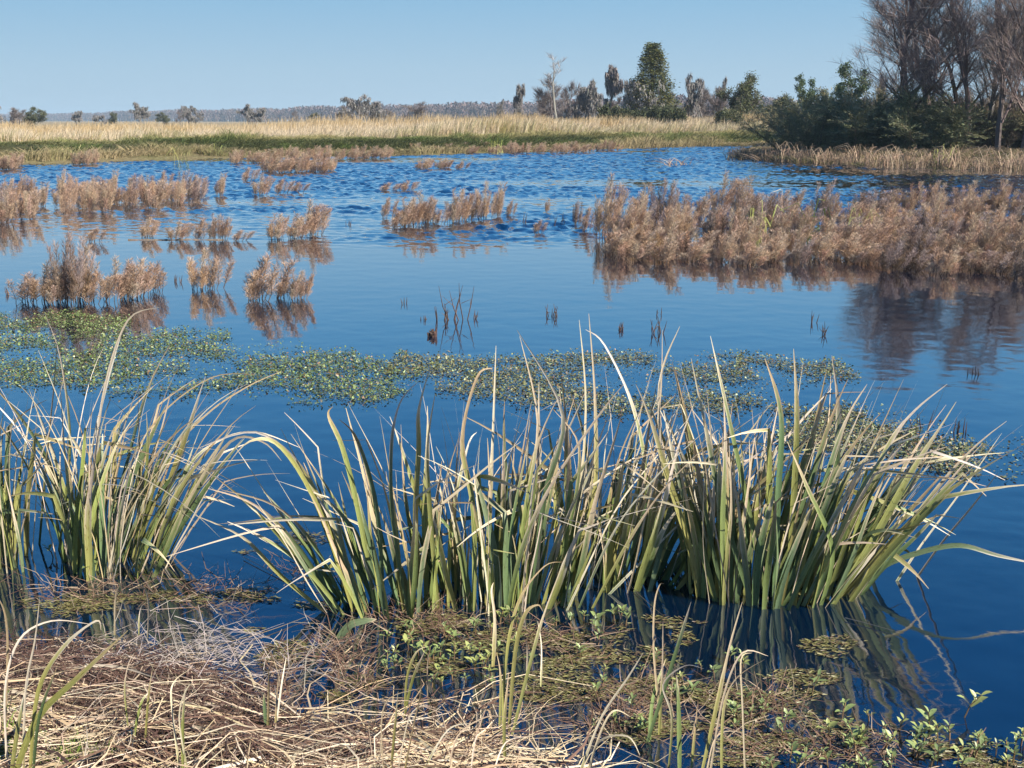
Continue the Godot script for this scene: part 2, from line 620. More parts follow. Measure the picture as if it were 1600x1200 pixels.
func far_trees() -> void:
	var grey := Color(0.20, 0.185, 0.175)
	# bare crowns hung with grey moss
	var mossy := []
	for k in 3:
		var r := bare_tree(7.0, opts({"kids": [9, 5, 3], "ang": 0.95, "ratio": 0.42, "first": 0.32, "taper": 0.75, "bark": Color(0.20, 0.18, 0.165)}), grey, 2, 0.5, 0.035)
		hangings(r[1], r[2], 6, 0.8, 0.11, Color(0.21, 0.20, 0.19), 0.7)
		var o := tree_proto("mossy_tree", "tree", r[0], r[1], M.moss, "x", Vector3.ZERO)
		mossy.append(o)
	# grey twiggy thicket trees without leaves
	var twiggy := []
	for k in 2:
		var r := bare_tree(6.0, opts({"kids": [10, 6, 4], "ang": 0.75, "ratio": 0.5, "first": 0.12, "taper": 0.55, "bark": Color(0.23, 0.205, 0.19)}), Color(0.21, 0.18, 0.17), 4, 0.7, 0.026)
		var o := tree_proto("grey_tree", "tree", r[0], r[1], M.twig, "x", Vector3.ZERO)
		twiggy.append(o)
	# small evergreen, round
	var rnd := []
	for k in 2:
		var w := MB.new()
		var f := MB.new()
		var tips := []
		grow(w, tips, Vector3(0, -0.3, 0), Vector3.UP, 4.0, 0.11, 0, opts({"kids": [12, 6, 4], "ang": 0.85, "ratio": 0.5, "first": 0.12, "taper": 0.8, "bark": Color(0.18, 0.16, 0.14)}))
		leaves(f, tips, 14, 0.42, 0.15, Color(0.105, 0.115, 0.055))
		twigs(f, tips, 2, 0.6, 0.02, Color(0.22, 0.18, 0.16))
		var o := tree_proto("round_evergreen", "tree", w, f, M.veg, "x", Vector3.ZERO)
		rnd.append(o)
	# open crowned green tree with tufts at the branch ends
	var w2 := MB.new()
	var f2 := MB.new()
	var t2 := []
	grow(w2, t2, Vector3(0, -0.3, 0), Vector3.UP, 4.6, 0.12, 0, opts({"kids": [9, 5, 4], "ang": 0.75, "ratio": 0.5, "first": 0.35, "taper": 0.8, "up": 0.1}))
	leaves(f2, t2, 12, 0.30, 0.16, Color(0.10, 0.135, 0.065))
	var open := tree_proto("open_tree", "tree", w2, f2, M.veg, "x", Vector3.ZERO)

	var used := {}
	var go := func(p: Node3D, px: float, dist: float, top: float, label: String, group: String, wide: float) -> void:
		set_tree(p, px, dist, top, 0.9, label, group, wide, not used.has(p))
		used[p] = true
	var far := "lone trees standing far across the field"
	go.call(mossy[0], 6, 210, 160, "grey mossy tree cut off by the picture's left edge", far, 34)
	go.call(twiggy[0], 36, 215, 166, "wide grey bushy tree, second from the left edge on the horizon", far, 46)
	go.call(twiggy[1], 52, 220, 169, "lower grey bushy tree between two others at far left", far, 36)
	go.call(rnd[0], 77, 205, 165, "olive green round tree at the far left of the field", far, 40)
	go.call(mossy[1], 139, 330, 173, "dark narrow tree, left one of a touching pair over the field", far, 14)
	go.call(mossy[2], 149, 330, 172, "dark narrow tree, right one of a touching pair over the field", far, 16)
	go.call(mossy[0], 178, 320, 178, "small dark stunted tree right of the narrow pair", far, 24)
	go.call(rnd[1], 197, 300, 173, "small brownish round tree right of the stunted tree", far, 20)
	go.call(mossy[1], 237, 250, 158, "dark round headed tree with one stout trunk, standing alone above the field", far, 32)
	go.call(rnd[0], 270, 300, 174, "low olive bush right of the round headed lone tree", far, 26)
	go.call(twiggy[0], 297, 290, 167, "pale bare tree with thin whitish limbs over the field", far, 22)
	go.call(mossy[2], 311, 280, 164, "mossy tree beside the pale bare one over the field", far, 26)
	go.call(mossy[0], 325, 290, 172, "short mossy tree right of the mossy pair", far, 18)
	go.call(mossy[1], 399, 290, 161, "tall leftmost tree of the small cluster near the field's middle", far, 28)
	go.call(twiggy[1], 412, 295, 171, "low grey tree in the middle of the small field cluster", far, 30)
	go.call(mossy[2], 427, 290, 167, "rightmost dark tree of the small field cluster", far, 26)
	go.call(twiggy[0], 471, 330, 171, "thin faint bare tree between two clusters", far, 18)
	go.call(rnd[1], 497, 330, 174, "tiny round bush on the field's far edge", far, 22)
	go.call(mossy[0], 562, 190, 145, "large grey tree with shaggy hanging moss rising from the field", far, 52)
	go.call(mossy[2], 580, 195, 156, "shorter shaggy tree touching the large mossy one on its right", far, 40)
	go.call(mossy[1], 550, 195, 164, "small shaggy tree at the left foot of the large mossy one", far, 26)
	go.call(twiggy[1], 652, 240, 156, "faint bare twiggy tree over the middle of the field", far, 50)
	go.call(twiggy[0], 616, 260, 168, "low bare twiggy tree left of the faint twiggy one", far, 34)
	go.call(mossy[1], 781, 220, 155, "small dark mossy tree just left of the tree group", far, 16)
	var grp := "trees of the group behind the field"
	go.call(mossy[2], 818, 150, 128, "slim shaggy tree, leftmost of the tree group", grp, 24)
	go.call(twiggy[0], 846, 150, 140, "grey bare thicket tree right of the slim shaggy tree", grp, 44)
	go.call(twiggy[1], 862, 145, 116, "broad grey bare tree beneath the tall white snag", grp, 60)
	go.call(twiggy[0], 884, 150, 122, "grey bare tree right of the tall white snag", grp, 56)
	go.call(mossy[0], 905, 145, 126, "dark mossy tree with drooping clumps in the grey thicket", grp, 46)
	go.call(mossy[1], 918, 148, 120, "dark mossy tree next to the leaning top heavy one", grp, 36)
	go.call(twiggy[1], 955, 150, 146, "low grey brush tree left of the big evergreen", grp, 44)
	go.call(mossy[2], 974, 140, 122, "ragged mossy tree touching the big evergreen's left side", grp, 26)
	go.call(mossy[0], 1064, 140, 112, "tall tattered mossy tree right of the big evergreen", grp, 40)
	go.call(twiggy[0], 1080, 145, 128, "grey bare brush tree right of the tattered mossy one", grp, 52)
	go.call(twiggy[1], 1103, 145, 132, "low wide grey tree before the round evergreen", grp, 48)
	go.call(mossy[1], 1116, 150, 116, "thin pale mossy tree left of the round evergreen", grp, 24)
	go.call(rnd[0], 1156, 125, 109, "large round evergreen with a brown top right of the group", grp, 76)
	go.call(rnd[1], 1140, 130, 126, "smaller dark evergreen against the round one's left side", grp, 46)
	go.call(rnd[1], 1200, 120, 142, "low green tree between the round evergreen and the willows", grp, 60)
	go.call(open, 1238, 110, 112, "airy green tree with thin open crown above the willows", grp, 44)
	go.call(open, 1304, 95, 92, "tall spreading green tree with forked trunk behind the willows", grp, 70)
	go.call(rnd[0], 1268, 100, 134, "dark low evergreen between the two airy trees", grp, 50)
	go.call(twiggy[0], 1345, 95, 108, "bare greyish tree right of the spreading green one", grp, 50)

	# tall white snag: few bare limbs
	var r := bare_tree(9.0, opts({"kids": [6, 4, 3], "ang": 0.5, "ratio": 0.33, "first": 0.5, "taper": 0.8, "up": 0.12, "thick": 0.008, "bark": Color(0.40, 0.37, 0.34)}), Color(0.36, 0.33, 0.31), 2, 0.5, 0.02)
	var sn := tree_proto("bare_snag", "tree", r[0], r[1], M.twig, "x", Vector3.ZERO)
	set_tree(sn, 870, 143, 82, 0.9, "tall white bare tree with a few upright limbs", grp, 52, true)
	# top heavy tree
	var w3 := MB.new()
	var f3 := MB.new()
	var t3 := []
	grow(w3, t3, Vector3(0, -0.3, 0), Vector3(0.05, 1, 0), 6.2, 0.22, 0, opts({"kids": [8, 5, 3], "ang": 0.9, "ratio": 0.24, "first": 0.66, "taper": 0.9, "bark": Color(0.22, 0.19, 0.175)}))
	hangings(f3, t3, 7, 0.8, 0.11, Color(0.24, 0.215, 0.205), 0.8)
	twigs(f3, t3, 3, 0.5, 0.03, Color(0.2, 0.17, 0.16))
	hangings(f3, [[Vector3(0.1, 3.4, 0), Vector3.UP], [Vector3(0.1, 2.4, 0.1), Vector3.UP], [Vector3(-0.1, 1.6, 0), Vector3.UP]], 26, 1.0, 0.10, Color(0.24, 0.215, 0.205))
	var th := tree_proto("top_heavy_tree", "tree", w3, f3, M.moss, "x", Vector3.ZERO)
	set_tree(th, 940, 142, 97, 0.9, "top heavy mossy tree on one bare trunk left of the big evergreen", grp, 34, true)
	# the big evergreen: a ragged cone, moss on its lower left
	var w4 := MB.new()
	var f4 := MB.new()
	var p4 := PackedVector3Array()
	var r4 := PackedFloat32Array()
	for k in 9:
		p4.append(Vector3(sin(k * 1.7) * 0.08, k * 1.4 - 0.3, cos(k * 1.3) * 0.08))
		r4.append(0.32 * (1.0 - k / 8.6))
	w4.tube(p4, r4, 7, Color(0.17, 0.13, 0.10))
	for k in 520:
		var y := 1.0 + 10.2 * pow(R.randf(), 1.15)
		var a := rf(0, TAU)
		var prof := 3.0 * pow(clampf(1.0 - (y - 1.0) / 10.9, 0, 1), 0.95) * (0.72 + 0.36 * n_fine.get_noise_2d(a * 1.0, y * 0.45))
		if y < 2.2: prof *= 0.75
		var rr := prof * sqrt(rf(0.35, 1.0))
		var e := Vector3(cos(a) * rr, y, sin(a) * rr)
		if k % 3 == 0:
			w4.tube(PackedVector3Array([Vector3(0, y - rr * 0.25, 0), e]), PackedFloat32Array([0.05, 0.015]), 3, Color(0.17, 0.14, 0.11))
		var c := Color(0.085, 0.10, 0.035).lerp(Color(0.14, 0.13, 0.045), R.randf())
		leaves(f4, [[e, Vector3.UP]], 34, 0.48, 0.15, c, 1.15)
		if cos(a) < 0.35 and y < 6.8 and R.randf() < 0.75:
			hangings(f4, [[e + Vector3(cos(a), 0, sin(a)) * 0.3, Vector3.UP]], 9, 0.85, 0.07, Color(0.27, 0.255, 0.235))
	var ev := tree_proto("tall_evergreen", "tree", w4, f4, M.veg, "x", Vector3.ZERO)
	set_tree(ev, 1010, 135, 64, 0.9, "tallest dark green evergreen with grey moss on its lower left", grp, 112, true)
	# low dark brush round its foot
	var bw := MB.new()
	var bf := MB.new()
	var bt := []
	for k in 6: grow(bw, bt, Vector3(rf(-.8, .8), -0.2, rf(-.5, .5)), Vector3(rf(-.6, .6), 1, rf(-.5, .5)).normalized(), 1.3, 0.04, 1, opts({"levels": 3, "kids": [0, 6, 4]}))
	leaves(bf, bt, 16, 0.28, 0.12, Color(0.085, 0.095, 0.05))
	var br := tree_proto("low_bush", "bush", bw, bf, M.veg, "x", Vector3.ZERO)
	var bl := [[944, "left foot of the top heavy tree"], [968, "gap left of the big evergreen"], [992, "left foot of the big evergreen"], [1020, "right foot of the big evergreen"], [1046, "gap right of the big evergreen"], [1128, "left foot of the round evergreen"]]
	for k in bl.size():
		set_tree(br, bl[k][0], 118.0, 158.0 + (k % 3) * 4.0, 1.2, "low dark bush at the " + bl[k][1], "low bushes before the tree group", 46, k == 0)
	set_tree(br, 235, 92.0, 200.0, 0.8, "small dark bush in the tan field near the left", "", 26)

# ------------------------------------------------------------------ right bank
func willow(h: float, stems: int, col: Color, dense: int) -> Array:
	var w := MB.new()
	var f := MB.new()
	for k in stems:
		var a := rf(0, TAU)
		var out := Vector3(cos(a), 0, sin(a))
		var l := h * rf(0.7, 1.15)
		var p := Vector3(rf(-.5, .5), -0.2, rf(-.4, .4))
		var pts := PackedVector3Array([p])
		var rs := PackedFloat32Array([0.05])
		var lean := rf(0.1, 1.0)
		for s in 6:
			var t := (s + 1) / 6.0
			p += (Vector3(0, 1.0 - lean * t * 0.55, 0) + out * lean * (0.55 + 0.3 * t) + rv() * 0.18) * l / 6.5
			pts.append(p)
			rs.append(0.05 * (1.0 - t * 0.85))
		w.tube(pts, rs, 4, vary(Color(0.23, 0.19, 0.14), 0.2))
		for s in range(1, 7):
			for q in 7:
				var at := pts[s].lerp(pts[s - 1], R.randf())
				var d := (Vector3(0, 0.6, 0) + out * 0.4 + rv()).normalized()
				var bl := rf(0.4, 1.0)
				w.tube(PackedVector3Array([at, at + d * bl]), PackedFloat32Array([0.012, 0.004]), 3, Color(0.25, 0.21, 0.13))
				var c0 := vary(col, 0.25)
				for z in dense:
					var lp := at + d * bl * rf(0.1, 1.05) + rv() * 0.10
					var ld := (d + rv() * 0.7 + Vector3(0, 0.2, 0)).normalized() * rf(0.10, 0.2)
					var sd := ld.cross(rv()).normalized() * 0.018
					f.tri(lp - sd, lp + sd, lp + ld, vary(c0, 0.2))
	return [w, f]

func right_bank() -> void:
	# evergreen willowy shrubs
	var ws := []
	for k in 3:
		var r := willow(3.6, 16, [Color(0.26, 0.25, 0.13), Color(0.19, 0.20, 0.11), Color(0.31, 0.28, 0.155)][k], 24)
		var o := tree_proto("willow_shrub", "shrub", r[0], r[1], M.veg, "x", Vector3.ZERO)
		ws.append(o)
	var spots := [[1228, 71, 150, 0, "low outermost willowy shrub overhanging the water at the point"], [1258, 67, 136, 2, "pale olive willowy shrub second from the point"], [1300, 68, 128, 0, "rounded olive shrub before the spreading tree"],
		[1338, 65, 140, 1, "dark green shrub overhanging the shaded shore"], [1368, 67, 126, 2, "light olive shrub at the foot of the leftmost bare tree"], [1412, 63, 114, 1, "tallest dark green shrub among the bare trees"],
		[1445, 62, 146, 1, "dark shrub right of the tallest green one"], [1500, 67, 158, 0, "olive shrub between the bare trunks"], [1560, 66, 160, 2, "pale olive shrub under the bare trees near the right edge"], [1620, 64, 160, 1, "dark green shrub cut by the right edge"]]
	var seen := {}
	for s in spots:
		set_tree(ws[s[3]], s[0], s[1], s[2], 0.35, s[4], "willowy shrubs on the right bank", rf(190, 240), not seen.has(s[3]))
		seen[s[3]] = true
	# tall bare trees with reddish twigs
	var bt := []
	for k in 4:
		var o := opts({"kids": [12, 9, 5], "ang": 0.46, "ratio": 0.52, "first": 0.14, "taper": 0.5, "up": 0.07, "wob": 0.17, "thick": 0.0098, "bark": [Color(0.165, 0.125, 0.115), Color(0.20, 0.17, 0.15), Color(0.13, 0.105, 0.095), Color(0.21, 0.18, 0.16)][k]})
		var r := bare_tree(11.0, o, [Color(0.25, 0.195, 0.18), Color(0.27, 0.225, 0.20), Color(0.21, 0.17, 0.15), Color(0.29, 0.245, 0.22)][k], 4, 0.55, 0.010)
		var t := tree_proto("bare_tree", "tree", r[0], r[1], M.twig, "x", Vector3.ZERO)
		bt.append(t)
	var bs := [[1384, 66, -110, 0, 1.3, "leftmost tall bare tree with reddish twigs leaning over the willows"], [1424, 70, -90, 3, 1.0, "pale bare tree behind the tallest green shrub"], [1446, 64, -120, 1, 1.1, "bare grey tree right of the leftmost reddish one"],
		[1472, 69, 20, 2, 1.0, "shorter dark bare tree in the middle of the bare stand"], [1496, 63, -130, 0, 0.9, "slim reddish bare tree in the middle of the bare stand"], [1522, 66, -60, 3, 1.0, "pale barked bare tree left of the crooked dark trunk"],
		[1541, 60, -140, 2, 1.0, "crooked dark trunked bare tree near the shore"], [1556, 68, -100, 1, 1.0, "grey bare tree behind the crooked dark one"], [1577, 61, -120, 0, 0.95, "dark reddish bare tree second from the right edge"],
		[1592, 64, -90, 3, 1.0, "pale trunked bare tree at the right edge"], [1640, 63, -60, 1, 1.1, "bare grey tree reaching in from beyond the right edge"], [1680, 60, -60, 2, 1.1, "dark bare tree mostly beyond the right edge"]]
	seen = {}
	for s in bs:
		set_tree(bt[s[3]], s[0], s[1], s[2], 0.4, s[5], "tall bare trees on the right bank", s[4] * 205.0, not seen.has(s[3]))
		seen[s[3]] = true
	# brown brush between the trunks
	var w := MB.new()
	var f := MB.new()
	var tips := []
	for k in 12: grow(w, tips, Vector3(rf(-1.2, 1.2), -0.2, rf(-.6, .6)), Vector3(rf(-.3, .3), 1, rf(-.3, .3)).normalized(), rf(1.8, 2.8), 0.03, 1, opts({"kids": [0, 9, 4], "up": 0.12, "ang": 0.55}))
	twigs(f, tips, 5, 0.5, 0.014, Color(0.19, 0.145, 0.11))
	leaves(f, tips, 2, 0.2, 0.08, Color(0.10, 0.10, 0.05))
	var br := tree_proto("brown_brush", "bush", w, f, M.twig, "x", Vector3.ZERO)
	var kb := 0
	for s in [[1465, 66, 150], [1490, 65, 168], [1525, 64, 158], [1548, 70, 140], [1580, 65, 165], [1608, 66, 150], [1440, 72, 130], [1510, 75, 125], [1575, 76, 120], [1640, 72, 120]]:
		set_tree(br, s[0], s[1], s[2], 0.35, "tangled leafless brown brush filling the gaps between bare trunks", "brown brush under the bare trees", 90, kb == 0)
		kb += 1
	# dead cattails along the shore
	var cat := []
	for k in 4:
		var o := thing("dead_reed_tuft", "x", "reeds", Vector3.ZERO)
		var green := k == 3
		for q in 26:
			var a := rf(0, TAU)
			var p := Vector3(rf(-.45, .45), -0.05, rf(-.3, .3))
			var l := rf(0.25, 1.2) * (1.0 if R.randf() < 0.6 else 0.6)
			var d := Vector3(cos(a), 0, sin(a)) * rf(0.05, 0.9)
			var pts := PackedVector3Array([p, p + Vector3(0, l * 0.45, 0) + d * l * 0.2, p + Vector3(0, l * 0.85, 0) + d * l * 0.6])
			pts.append(pts[2] + Vector3(0, l * rf(-0.35, 0.15), 0) + d * l * rf(0.3, 0.8))
			var b := MB.new()
			var c := vary(Color(0.44, 0.33, 0.225) if not green else Color(0.36, 0.38, 0.12), 0.25)
			if not green and R.randf() < 0.5: c = vary(Color(0.27, 0.185, 0.13), 0.25)
			b.strand(pts, rf(0.015, 0.045), Vector3(rf(-.6, .6), 0, 1), c, 0.4)
			part("blade", b.mesh(), M.veg, o)
		cat.append(o)
	var kc := 0
	seen = {}
	var px := 1146.0
	while px < 1640.0:
		var e := G(px, interp([[1120, 249], [1250, 256], [1400, 263], [1600, 269], [1700, 272]], px))
		var kind: int = kc % 3
		var label := "dead straw coloured reed tuft in the fringe along the right shore, %s" % ("at the point" if px < 1240.0 else "below the willowy shrubs" if px < 1450.0 else "below the bare trees")
		var grp := "dead reeds along the right shore"
		var sc := rf(0.45, 1.25)
		var at := Vector3(e.x, -0.02, e.z - rf(0.0, 2.4))
		at.y = maxf(land(at.x, -at.z), -0.02)
		if seen.has(kind): copy_of(cat[kind], at, rf(-0.6, 0.6), Vector3(sc, sc, sc), label, grp)
		else:
			cat[kind].position = at
			tag(cat[kind], label, "reeds", grp)
			seen[kind] = true
		kc += 1
		px += rf(5.0, 10.0)
	var um := tuft_mesh(18, 0.5, 0.03, 0.9, 0.8)
	var uxf := []
	var ucol := []
	for k in 5200:
		var d := rf(52, 84)
		var x := rf(12, 48)
		var lh := land(x, d)
		if lh < -0.05 or x < 13.8 + (d - 67.0) * 0.24: continue
		uxf.append(Transform3D(Basis(Vector3.UP, rf(0, TAU)).scaled(Vector3(rf(0.6, 1.1), rf(0.25, 0.75), rf(0.6, 1.1))), Vector3(x, lh, -d)))
		ucol.append(vary(pick([Color(0.25, 0.18, 0.115), Color(0.36, 0.27, 0.18), Color(0.20, 0.15, 0.09), Color(0.17, 0.17, 0.07)]), 0.25))
	many("bank_undergrowth", um, M.veg, uxf, ucol, "brown dead undergrowth covering the right bank's ground", "undergrowth")
	var yg := G(1468, 262)
	cat[3].position = yg
	cat[3].scale = Vector3(1.3, 1.45, 1.2)
	tag(cat[3], "yellow green reed tuft standing among dead reeds of the right shore", "reeds")
	copy_of(cat[3], G(1292, 255), 1.0, Vector3(1.5, 0.9, 1.2), "pale yellow reed tuft below the willowy shrubs")
	copy_of(cat[3], G(283, 262), 2.0, Vector3(1.5, 1.5, 1.3), "pale green reed tuft alone in the far left water")
	copy_of(cat[3], G(335, 247), 0.4, Vector3(1.2, 1.1, 1.0), "yellowish reed tuft at the levee's foot, left of the shrubs")
	copy_of(cat[3], G(775, 240), 0.7, Vector3(1.2, 1.4, 1.0), "pale reed tuft at the levee's foot in the picture's middle")
	copy_of(cat[0], G(1057, 258), 0.4, Vector3(1.7, 0.45, 1.0), "low straw tussock alone in the far open water")
	copy_of(cat[3], G(1184, 372), 0.0, Vector3(0.8, 0.95, 0.8), "yellow reed tuft poking through the left of the big russet thicket")
	copy_of(cat[3], G(1268, 372), 2.2, Vector3(1.1, 0.95, 0.8), "broad yellow reed tuft in the middle of the big russet thicket")
	copy_of(cat[0], G(1228, 352), 1.2, Vector3(0.9, 1.0, 0.8), "bent straw reed tuft in the middle of the big russet thicket")
	copy_of(cat[3], G(1342, 372), 4.0, Vector3(0.7, 0.9, 0.7), "small yellow reed tuft right of the thicket's broad reed tuft")
	copy_of(cat[1], G(968, 330), 1.9, Vector3(0.45, 0.75, 0.5), "thin pale reed tuft in the gap beside the russet spire")

# ------------------------------------------------------------------ russet shrubs in the water
func plume_shrub(stems: int, spread: float, dark: float, tall: float, tints: Array) -> Node3D:
	var w := MB.new()
	var f := MB.new()
	var tops := tints
	for k in stems:
		var a := rf(0, TAU)
		var r := sqrt(R.randf()) * spread
		var base := Vector3(cos(a) * r * 0.7, -0.12, sin(a) * r * 0.7)
		var h := tall * rf(0.42, 1.0) * (1.0 - 0.3 * r / spread)
		var lean := Vector3(cos(a) * r * 0.75 + rf(0.08, 0.3), 0, sin(a) * r * 0.75)
		var p := base
		var pts := PackedVector3Array([p])
		for s in 6:
			p = base + Vector3(0, (h + 0.12) * (s + 1) / 6.0, 0) + lean * pow((s + 1) / 6.0, 1.4) * h + rv() * 0.015
			pts.append(p)
		w.tube(pts, PackedFloat32Array([0.008, 0.007, 0.006, 0.005, 0.004, 0.003, 0.0015]), 3, vary(Color(0.12, 0.085, 0.065), 0.2))
		var c0 := vary(pick(tops), 0.12)
		if R.randf() < dark: c0 = vary(Color(0.17, 0.115, 0.085), 0.15)
		var nodes := 40
		for q in nodes:
			var t := lerpf(0.26, 1.0, pow((q + R.randf()) / nodes, 0.85))
			var ff := t * 6.0
			var at := pts[int(minf(ff, 5))].lerp(pts[int(minf(ff, 5)) + 1], ff - int(minf(ff, 5)))
			for z in 2:
				var an := rf(0, TAU)
				var d := (Vector3(cos(an) * 0.72 + 0.2, 0.85, sin(an) * 0.72)).normalized()
				var l := rf(0.08, 0.19) * (1.25 - 0.75 * t) * tall
				var e := at + d * l
				f.tri(at + Vector3(0.0025, 0, 0), at - Vector3(0.0025, 0, 0), e, c0)
				for y in 5:
					var m := at.lerp(e, rf(0.25, 1.0))
					var d2 := (d + rv() * 0.6 + Vector3(0.1, 0.25, 0)).normalized() * rf(0.03, 0.10) * tall
					var sd := d2.cross(rv()).normalized() * 0.0028
					f.tri(m - sd, m + sd, m + d2, vary(c0, 0.15))
	var o := thing("feathery_shrub", "x", "shrub", Vector3.ZERO)
	part("branchwork", w.mesh(), M.twig, o)
	part("foliage", f.mesh(), M.veg, o)
	o.set_meta("tall", tall)
	return o

var shrub_protos := []
var shrub_used := {}
func shrub(kind: int, px: float, base: float, hgt: float, wide: float, label: String, group := "") -> void:
	# base: the photograph's row where it leaves the water; hgt: its height in metres
	var at := G(px, base)
	var p: Node3D = shrub_protos[kind]
	var s := Vector3(wide, hgt * 0.78, wide)
	if shrub_used.has(kind): copy_of(p, at, rf(-0.9, 0.9), s, label, group)
	else:
		p.position = at
		p.scale = s
		tag(p, label, "shrub", group)
		shrub_used[kind] = true

func shrubs() -> void:
	var rose := [Color(0.44, 0.31, 0.22), Color(0.48, 0.36, 0.265), Color(0.40, 0.275, 0.195)]
	var tan_ := [Color(0.47, 0.31, 0.20), Color(0.49, 0.37, 0.275), Color(0.39, 0.265, 0.19)]
	var grey := [Color(0.31, 0.24, 0.21), Color(0.37, 0.30, 0.27), Color(0.27, 0.20, 0.17)]
	for k in 8: shrub_protos.append(plume_shrub([15, 20, 12, 18, 8, 13, 16, 11][k], [0.34, 0.42, 0.26, 0.40, 0.24, 0.3, 0.36, 0.28][k], [0.06, 0.12, 0.08, 0.4, 0.1, 0.05, 0.15, 0.05][k], 1.0, [rose, tan_, tan_, grey, rose, rose, tan_, grey][k]))
	# shrubs one can tell apart: kind, x, base row, height, width, label
	var one := [
		[0, 942, 372, 1.72, 1.0, "tall russet spire shrub at the left tip of the big thicket"],
		[3, 900, 352, 0.85, 0.35, "thin dark stalk like shrub left of the russet spire"],
		[4, 918, 362, 0.8, 0.8, "small russet shrub between the dark stalk and the spire"],
		[4, 841, 364, 0.42, 0.7, "tiny pinkish shrub alone in the water left of the thicket"],
		[2, 855, 332, 0.5, 0.3, "thin dark twig shrub alone in the rippled water"],
		[1, 635, 354, 0.95, 1.0, "ragged shrub at the left end of the central pair of clumps"],
		[0, 655, 352, 1.05, 0.9, "greyish russet shrub with dark foot in the central left clump"],
		[3, 668, 348, 0.7, 0.6, "dark low shrub at the foot of the central left clump"],
		[4, 605, 340, 0.75, 0.8, "wispy thin shrub left of the central clumps"],
		[4, 622, 356, 0.55, 0.9, "short wispy shrub at the waterline left of the central clumps"],
		[1, 712, 348, 1.15, 0.95, "wide pinkish shrub left in the central right clump"],
		[3, 735, 344, 0.95, 0.8, "dark footed shrub in the central right clump"],
		[2, 757, 342, 1.3, 0.85, "russet plume shrub near the right of the central right clump"],
		[2, 778, 340, 1.25, 0.85, "rightmost russet plume shrub of the central right clump"],
		[4, 797, 338, 0.6, 0.6, "wispy shrub trailing right of the central right clump"],
		[4, 687, 350, 0.5, 0.7, "small wispy shrub between the two central clumps"],
		[0, 478, 368, 1.0, 1.0, "taller rounded shrub of the pair right of the three low shrubs"],
		[1, 462, 372, 0.6, 0.8, "low dense shrub at the left foot of the taller rounded one"],
		[4, 495, 366, 0.9, 0.9, "airy shrub on the right side of the taller rounded one"],
		[1, 431, 374, 0.75, 0.7, "round pinkish shrub alone between two clumps"],
		[1, 340, 374, 0.75, 0.7, "rightmost and darkest of three low round shrubs on a mud strip"],
		[4, 316, 374, 0.65, 0.85, "airy shrub leaning on the darkest low round shrub"],
		[0, 275, 375, 0.52, 0.8, "middle shrub of the low row on a mud strip"],
		[0, 228, 372, 0.55, 0.7, "leftmost shrub of the low row on a mud strip"],
		[4, 148, 378, 0.42, 0.8, "tiny wispy shrub left of the low row"],
		[4, 375, 376, 0.32, 0.8, "faint tiny shrub right of the low row"],
		[3, 112, 474, 1.38, 0.75, "tallest dark shrub with pointed top before the green mat"],
		[2, 132, 470, 1.05, 0.7, "second tall shrub right of the pointed dark one"],
		[0, 66, 472, 0.72, 0.8, "russet shrub left of the pointed dark one"],
		[4, 42, 472, 0.6, 0.9, "leftmost wispy shrub before the green mat"],
		[1, 88, 474, 0.6, 0.6, "low bushy shrub at the pointed one's left foot"],
		[0, 178, 470, 0.8, 0.75, "bushy tan shrub right of the pointed pair"],
		[1, 208, 466, 0.78, 0.85, "broad bushy tan shrub, last of the row before the green mat"],
		[4, 246, 456, 0.55, 0.7, "thin wispy shrub trailing right of the row before the green mat"],
		[4, 150, 473, 0.62, 0.8, "thin shrub between the pointed pair and the tan one"],
		[2, 316, 452, 0.82, 0.75, "fan shaped shrub alone with a clear reflection"],
		[4, 337, 450, 0.68, 0.75, "smaller shrub touching the fan shaped one on its right"],
		[4, 414, 468, 0.92, 1.1, "tall airy pinkish shrub of the pair with long reflections"],
		[4, 400, 468, 0.6, 0.9, "wispy left flank shrub of the pair with long reflections"],
		[1, 464, 468, 0.58, 0.52, "compact brown shrub of the pair with long reflections"],
		[4, 444, 466, 0.45, 0.7, "small wispy shrub between the airy and the compact one"],
		[0, 405, 306, 0.95, 1.0, "round tan shrub at the right end of the long left thicket"],
		[4, 388, 284, 0.85, 1.3, "low wide shrub behind the round tan one"],
		[2, 345, 306, 1.05, 0.9, "narrow pinkish plume in the gap of the long left thicket"],
		[4, 440, 302, 0.7, 1.2, "sparse wispy shrub right of the round tan one"],
		[4, 465, 300, 0.5, 1.2, "last sparse shrub trailing from the long left thicket"],
		[1, 662, 265, 0.8, 1.5, "low dark russet island shrub, left half, in far rippled water"],
		[1, 690, 264, 0.75, 1.3, "low russet island shrub, right half, in far rippled water"],
		[4, 720, 265, 0.6, 1.4, "faint shrub right of the russet island pair"],
		[4, 606, 299, 0.45, 1.5, "low faint shrub on a pale mud line, left one"],
		[4, 636, 299, 0.55, 1.2, "low faint shrub on a pale mud line, right one"],
	]
	for s in one: shrub(s[0], s[1], s[2], s[3], s[4], s[5])
	# the big thicket on the right
	var row := 0
